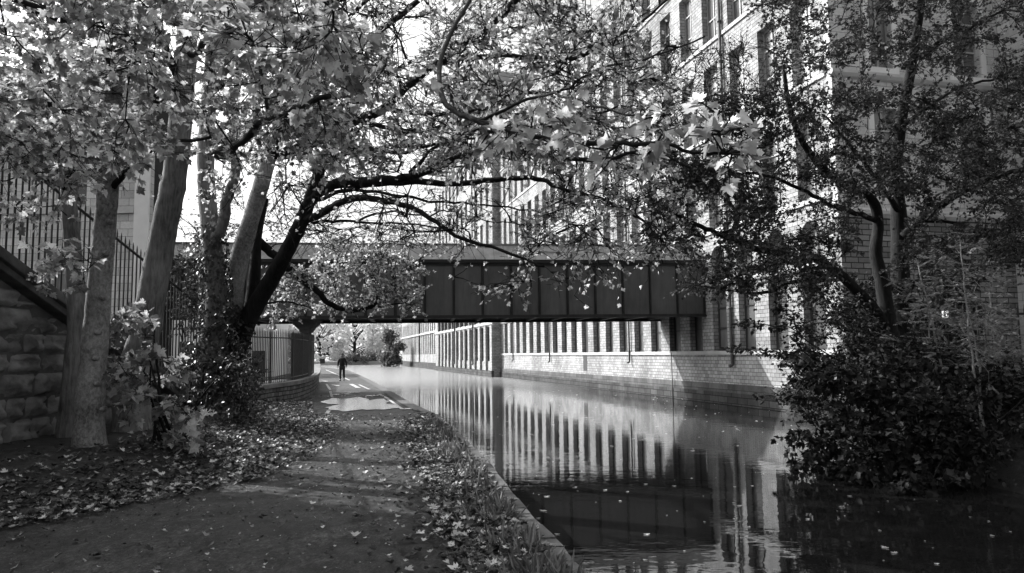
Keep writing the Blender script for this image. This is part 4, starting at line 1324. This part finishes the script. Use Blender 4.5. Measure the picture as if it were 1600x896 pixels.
# rowan saplings with feathered leaves
def rowan(base_px, tops, seed, label):
    r = np.random.default_rng(seed)
    bp = at(*base_px)
    t = WTree(seed)
    root = root_at('rowan_sapling', (bp[0], bp[1], bp[2] - .3), label=label, cat='sapling', group='rowan saplings on the right bank')
    root.location = (bp[0], bp[1], 0)
    allp = []
    for tp in tops:
        m = at((base_px[0] + tp[0]) / 2 + r.uniform(-8, 8), (base_px[1] + tp[1]) / 2, base_px[2])
        pl = t.limb([bp + [0, 0, -.3], m, at(*tp)], .028, .008, 6, 8, wob=.008)
        allp += list(pl[6:])
    for q in allp:
        for _ in range(3):
            if r.uniform() < .25: continue
            dr = unit(r.normal(0, 1, 3) * [1, 1, .4] + [0, -.3, .1])
            e = t.twig(q, dr, r.uniform(.3, .7), .005, .01, 0)
            for _k in range(3):
                dd = unit(dr + r.normal(0, .6, 3)); L_ = r.uniform(.18, .26)
                t.wood.tube([e, e + dd * L_], [.003, .002], 3, False)
                sd_ = unit(np.cross(dd, [0, 0, 1]))
                for u in np.linspace(.2, 1, 6):
                    for sg_ in (-1, 1):
                        t.P.append(e + dd * L_ * u); t.D.append(sd_ * sg_ + dd * .5 + [0, 0, -.25]); t.N.append(np.array([0, 0, 1.0]) + r.normal(0, .3, 3)); t.S.append(.065)
    t.finish(root, M['bark'], M['leaf_rowan'], T_OVAL, woodname='stem')
rowan((1534, 650, 13.2), [(1508, 470, 13.2), (1500, 380, 13.4)], 51, 'taller rowan sapling with a slim grey stem before the right fence')
rowan((1560, 640, 13.6), [(1562, 520, 13.6), (1545, 450, 13.8)], 52, 'shorter thin rowan sapling closest to the right edge')
rowan((1480, 620, 14.4), [(1450, 480, 14.6), (1430, 400, 14.8)], 53, 'leftmost rowan sapling leaning towards the dark tree')

# fence on the right bank
fr2 = empty('railing', (at(1490, 590, 16)[0], 16, .5), 0, label='dark upright bar fence at the right edge behind the saplings', cat='railing')
x0 = fr2.location[0]
for i in range(24):
    xx = i * .16
    b = MB(); b.tube([(xx, .1 * i * .16, 0), (xx, .1 * i * .16, 2.0), (xx, .1 * i * .16, 2.1)], [.02, .02, .004], 6); b.build('bar', M['iron'], fr2)
for z in (.25, 1.85):
    b = MB(); b.box(-.05, 24 * .16, -.015, .015, z, z + .05)
    o = b.build('rail', M['iron'], fr2)
# lantern
lp = at(1478, 490, 17.2)
ln = empty('lantern', tuple(lp - [0, 0, .12]), 0, label='small glowing square lantern on a post among the shrubs', cat='lantern')
b = MB(); b.box(-.06, .06, -.06, .06, 0.02, .18); b.build('glass', M['lamp'], ln)
b = MB()
for sx in (-.07, .07):
    for sy in (-.07, .07):
        b.box(sx - .008, sx + .008, sy - .008, sy + .008, 0, .2)
b.box(-.003, .004, -.075, -.068, 0, .2); b.box(-.08, .08, -.08, .08, -.02, 0); b.prism_y([(-.1, .2), (.1, .2), (0, .3)], -.1, .1)
b.build('frame', M['iron'], ln)
b = MB(); b.tube([(0, 0, -.02), (0, 0, -2.0)], .03, 8); b.build('post', M['iron'], ln)

# ================================================================== LEFT UNDERGROWTH
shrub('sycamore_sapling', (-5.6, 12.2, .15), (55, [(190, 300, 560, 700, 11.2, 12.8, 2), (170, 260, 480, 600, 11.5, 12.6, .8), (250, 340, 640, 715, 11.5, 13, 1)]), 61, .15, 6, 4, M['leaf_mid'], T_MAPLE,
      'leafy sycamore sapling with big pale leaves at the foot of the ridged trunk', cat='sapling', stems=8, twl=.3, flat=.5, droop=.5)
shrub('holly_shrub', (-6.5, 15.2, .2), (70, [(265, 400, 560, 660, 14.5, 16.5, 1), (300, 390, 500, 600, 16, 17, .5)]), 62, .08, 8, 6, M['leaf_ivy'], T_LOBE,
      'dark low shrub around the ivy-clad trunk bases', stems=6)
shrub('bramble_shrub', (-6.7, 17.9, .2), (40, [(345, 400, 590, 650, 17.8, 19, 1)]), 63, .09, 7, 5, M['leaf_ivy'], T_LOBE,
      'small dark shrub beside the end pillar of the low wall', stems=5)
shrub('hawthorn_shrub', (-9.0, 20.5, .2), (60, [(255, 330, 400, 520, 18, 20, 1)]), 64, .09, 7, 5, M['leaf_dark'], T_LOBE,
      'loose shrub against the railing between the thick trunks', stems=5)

# ================================================================== FAR TREES
def far_tree(x, y, h, rad, seed, n, mat, label, cat='tree', name='tree', group=None, size=.5, low=.15):
    r = np.random.default_rng(seed)
    root = root_at(name, (x, y, 0), label=label, cat=cat, group=group)
    w_ = MB()
    w_.tube([(0, 0, 0), (r.normal(0, .2), 0, h * .3), (r.normal(0, .4), 0, h * .75)], [rad * .07, rad * .055, rad * .02], 8)
    cl = []
    for k in range(28):
        a = r.uniform(0, 2 * PI); u = r.uniform(low, 1); rr_ = rad * math.sqrt(max(.05, 1 - ((u - .45) / .62) ** 2)) * r.uniform(.55, 1)
        c_ = np.array([math.cos(a) * rr_, math.sin(a) * rr_, h * u]); cl.append(c_)
        w_.tube([(0, 0, h * u * .6), c_ * .55 + [0, 0, h * u * .3], c_], [rad * .025, rad * .015, rad * .006], 4, False)
    w_.build('trunk', M['bark_dark'], root, smooth=True)
    cl = np.array(cl)
    idx = r.integers(0, len(cl), n)
    P = cl[idx] + r.normal(0, rad * .17, (n, 3))
    me = leaves_mesh('crown', T_MAPLELO, P, r.normal(0, 1, (n, 3)), r.normal(0, .6, (n, 3)) + [0, 0, .6], r.uniform(.6, 1.2, n) * size)
    link('crown', me, mat, root)

spots = [(470, 195, 15, 7), (500, 190, 17, 6), (527, 210, 20, 7), (553, 192, 15, 6.5), (580, 215, 22, 8), (604, 196, 15, 6), (630, 230, 20, 8), (440, 205, 18, 8), (410, 190, 14, 7)]
names_ = ['pale sunlit tree straight behind the bridge pier', 'pale sunlit tree directly left above the walking person', 'tall pale tree rising right behind the walking person', 'pale rounded tree just right of the walking person',
          'broad bright tree over the middle of the canal bend', 'bright tree left of the dark waterside shrub', 'pale tree partly behind the far mill end', 'bright tree seen between the railing and pier', 'pale tree behind the white house roof']
for i, (px, y, h, rad) in enumerate(spots):
    x = at(px, 556, y)[0]
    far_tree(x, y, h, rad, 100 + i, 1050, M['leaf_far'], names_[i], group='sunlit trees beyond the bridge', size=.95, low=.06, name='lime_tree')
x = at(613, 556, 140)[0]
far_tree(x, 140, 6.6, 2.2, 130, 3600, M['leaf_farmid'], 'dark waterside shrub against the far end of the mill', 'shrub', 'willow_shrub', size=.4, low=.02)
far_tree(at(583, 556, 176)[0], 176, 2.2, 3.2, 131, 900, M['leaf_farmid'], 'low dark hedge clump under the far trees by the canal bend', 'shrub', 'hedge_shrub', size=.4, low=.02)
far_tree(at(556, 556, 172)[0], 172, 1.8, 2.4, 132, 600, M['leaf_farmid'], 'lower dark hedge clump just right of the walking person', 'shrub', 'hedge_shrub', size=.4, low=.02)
# bin beside far path
bx = onz(504, 568.5)
bn = empty('litter_bin', (bx[0], bx[1], 0), 0, label='dark boxy litter bin on the far left of the towpath', cat='bin')
b = MB(); b.box(-.45, .45, -.3, .3, 0, .95); b.build('body', M['iron'], bn, bevel=.03)
b = MB(); b.box(-.5, .5, -.34, .34, .96, 1.06); b.build('lid', M['iron'], bn, bevel=.02)

# ================================================================== LITTER, GRASS, FLOATING LEAVES
def scatter(n, fy, fx, r):
    P = []
    while len(P) < n:
        y = fy(r); x = fx(y, r)
        P.append((x, y, float(ground_h(x, y)) + 0.014))
    return np.array(P)
r = np.random.default_rng(77)
A = scatter(13000, lambda r: 4 + 22 * r.uniform() ** 1.1, lambda y, r: lit_edge(y) + .35 - abs(r.normal(0, 1.4)) - (.0 if y > 9 else 0) + r.normal(0, .12), r)
B = scatter(7000, lambda r: 3.5 + 16.5 * r.uniform() ** 1.2, lambda y, r: edge_x(y) - .10 - verge_w(y) * (.85 * r.uniform() ** .8 if r.uniform() < .86 else abs(r.normal(.7, .35))), r)
D_ = scatter(1000, lambda r: 4 + 26 * r.uniform(), lambda y, r: r.uniform(lit_edge(y), edge_x(y) - .2), r)
E_ = scatter(9000, lambda r: 4 + 24 * r.uniform() ** 1.5, lambda y, r: r.uniform(lit_edge(y) - .5, edge_x(y) - .1), r)
nE = len(E_)
P = np.vstack([A, B, D_, E_])
small = np.r_[np.zeros(len(A) + len(B) + len(D_), bool), np.ones(nE, bool)]
ok_ = (P[:, 0] > RX + .15) & (P[:, 0] < edge_x(P[:, 1]) - .01)
pud = (P[:, 1] > 20.5) & (P[:, 1] < 28.5) & (P[:, 0] > -0.275 * P[:, 1] + .1) & (P[:, 0] < -.13 * P[:, 1])
ok_ &= ~pud
small = small[ok_]
P = P[ok_]
n = len(P)
P[:, 2] += np.where(small, 0, r.uniform(0, .035, n))
ang = r.uniform(0, 2 * PI, n)
D = np.c_[np.cos(ang), np.sin(ang), r.normal(0, .18, n)]
N = np.c_[r.normal(0, .22, n), r.normal(0, .22, n), np.ones(n)]
S = np.where(small, .008 + .03 * r.uniform(size=n) ** 3, r.uniform(.03, .082, n))
P[small, 2] -= .01
link('fallen_leaves', leaves_mesh('fallen_leaves', T_LITTER, P, D, N, S), M['leaf_litter'], None, kind='stuff', label='dry pale maple leaves lying along both sides of the towpath', cat='fallen leaves')

n = 1500
Y = 3.6 + 13.5 * r.uniform(size=n) ** 1.3
X = edge_x(Y) - .2 - np.abs(r.normal(0, .22, n)) * (1 + .3 * np.sin(Y * 3))
P = np.c_[X, Y, [float(ground_h(a, b)) for a, b in zip(X, Y)]]
clump = (np.sin(Y * 2.7) + np.sin(Y * 5.1 + 1) > -.5)
P = P[clump]; n = len(P)
D = np.c_[r.normal(0, .35, n), r.normal(0, .35, n), np.ones(n)]
N = np.c_[r.normal(0, 1, n), -np.abs(r.normal(1, .5, n)), np.full(n, .2)]
link('verge_grass', leaves_mesh('verge_grass', template([(0, 0), (.045, .35), (.03, .75), (0, 1)], .3, .4), P, D, N, r.uniform(.07, .24, n)), M['grass'], None, kind='stuff', label='grass blades growing along the canal edge', cat='grass')

n = 520
Y = 6 + 40 * r.uniform(size=n) ** 1.4
X = edge_x(Y) + .2 + r.uniform(size=n) * (np.minimum(17 - .26 * Y, 10) - edge_x(Y))
P = np.c_[X, Y, np.full(n, WATER + .006)]
ang = r.uniform(0, 2 * PI, n)
link('floating_leaves', leaves_mesh('floating_leaves', template(MAPLE, .12, .0), P, np.c_[np.cos(ang), np.sin(ang), np.zeros(n)], np.tile([0, 0, 1.0], (n, 1)), .02 + .07 * r.uniform(size=n) ** 3),
     M['leaf_far'], None, kind='stuff', label='small pale leaves floating on the dark canal water', cat='floating leaves')

# ================================================================== PERSON
fp = onz(534.5, 595.5)
per = empty('person', (fp[0], fp[1], 0), math.radians(8), label='person in dark jacket and trousers walking towards us under the bridge', cat='person')
def skin_obj(name, verts, edges, radii, mat, parent, rootv=0, sub=2):
    me = bpy.data.meshes.new(name); me.from_pydata(verts, edges, []); me.update()
    o = link(name, me, mat, parent)
    m_ = o.modifiers.new('skin', 'SKIN'); m_.use_smooth_shade = True
    sv = me.skin_vertices[0].data
    for i, q in enumerate(radii):
        sv[i].radius = (q, q) if np.isscalar(q) else q
        sv[i].use_root = (i == rootv)
    s2 = o.modifiers.new('sub', 'SUBSURF'); s2.levels = sub; s2.render_levels = sub
    return o
# walking: facing -y
bv = [(0, 0, .95), (0, -.01, 1.12), (0, -.01, 1.32), (0, 0, 1.45), (0, -.01, 1.53), (0, -.02, 1.62), (0, -.02, 1.70),
      (-.18, 0, 1.42), (-.26, .05, 1.15), (-.27, -.02, .92), (-.27, -.06, .82), (.18, 0, 1.42), (.26, -.02, 1.15), (.27, -.14, .93), (.27, -.18, .84),
      (-.10, 0, .90), (-.11, -.12, .50), (-.11, -.08, .09), (-.11, -.22, .05), (.10, 0, .90), (.11, -.02, .50), (.11, .22, .12), (.11, .12, .05)]
be = [(0, 1), (1, 2), (2, 3), (3, 4), (4, 5), (5, 6), (3, 7), (7, 8), (8, 9), (9, 10), (3, 11), (11, 12), (12, 13), (13, 14), (0, 15), (15, 16), (16, 17), (17, 18), (0, 19), (19, 20), (20, 21), (21, 22)]
brd = [.13, .12, .14, .09, .075, .12, .11, .06, .045, .035, .04, .06, .045, .035, .04, .085, .06, .04, .035, .085, .06, .04, .035]
skin_obj('body', bv, be, brd, M['skin'], per)
jv = [(0, 0, .88), (0, -.01, 1.12), (0, -.01, 1.32), (0, 0, 1.45), (-.19, 0, 1.41), (-.265, .05, 1.15), (-.275, -.02, .93), (.19, 0, 1.41), (.265, -.02, 1.15), (.275, -.14, .94)]
skin_obj('jacket', jv, [(0, 1), (1, 2), (2, 3), (3, 4), (4, 5), (5, 6), (3, 7), (7, 8), (8, 9)], [(.2, .15), (.18, .15), (.2, .16), .10, .085, .07, .055, .085, .07, .055], M['cloth_dark'], per)
tv_ = [(0, 0, .93), (-.10, 0, .86), (-.11, -.12, .50), (-.11, -.08, .12), (.10, 0, .86), (.11, -.02, .50), (.11, .2, .16)]
skin_obj('trousers', tv_, [(0, 1), (1, 2), (2, 3), (0, 4), (4, 5), (5, 6)], [.15, .105, .08, .065, .105, .08, .065], M['cloth_grey'], per)
for (x_, y_, z_) in ((-.11, -.1, .045), (.11, .2, .07)):
    b = MB(); b.prism_x([(-.17, 0), (.1, 0), (.1, .08), (.0, .09), (-.15, .05)], -.045, .045)
    o = b.build('shoe', M['iron'], per, bevel=.01); o.location = (x_, y_, z_ - .045)
hb = MB(); hb.tube([(0, .03, 1.62), (0, .035, 1.66), (0, .03, 1.72), (0, .02, 1.77), (0, .02, 1.80)], [.07, .105, .11, .08, .02], 12); hb.build('hair', M['cloth_grey'], per, smooth=True)
print('objects', len(bpy.data.objects))
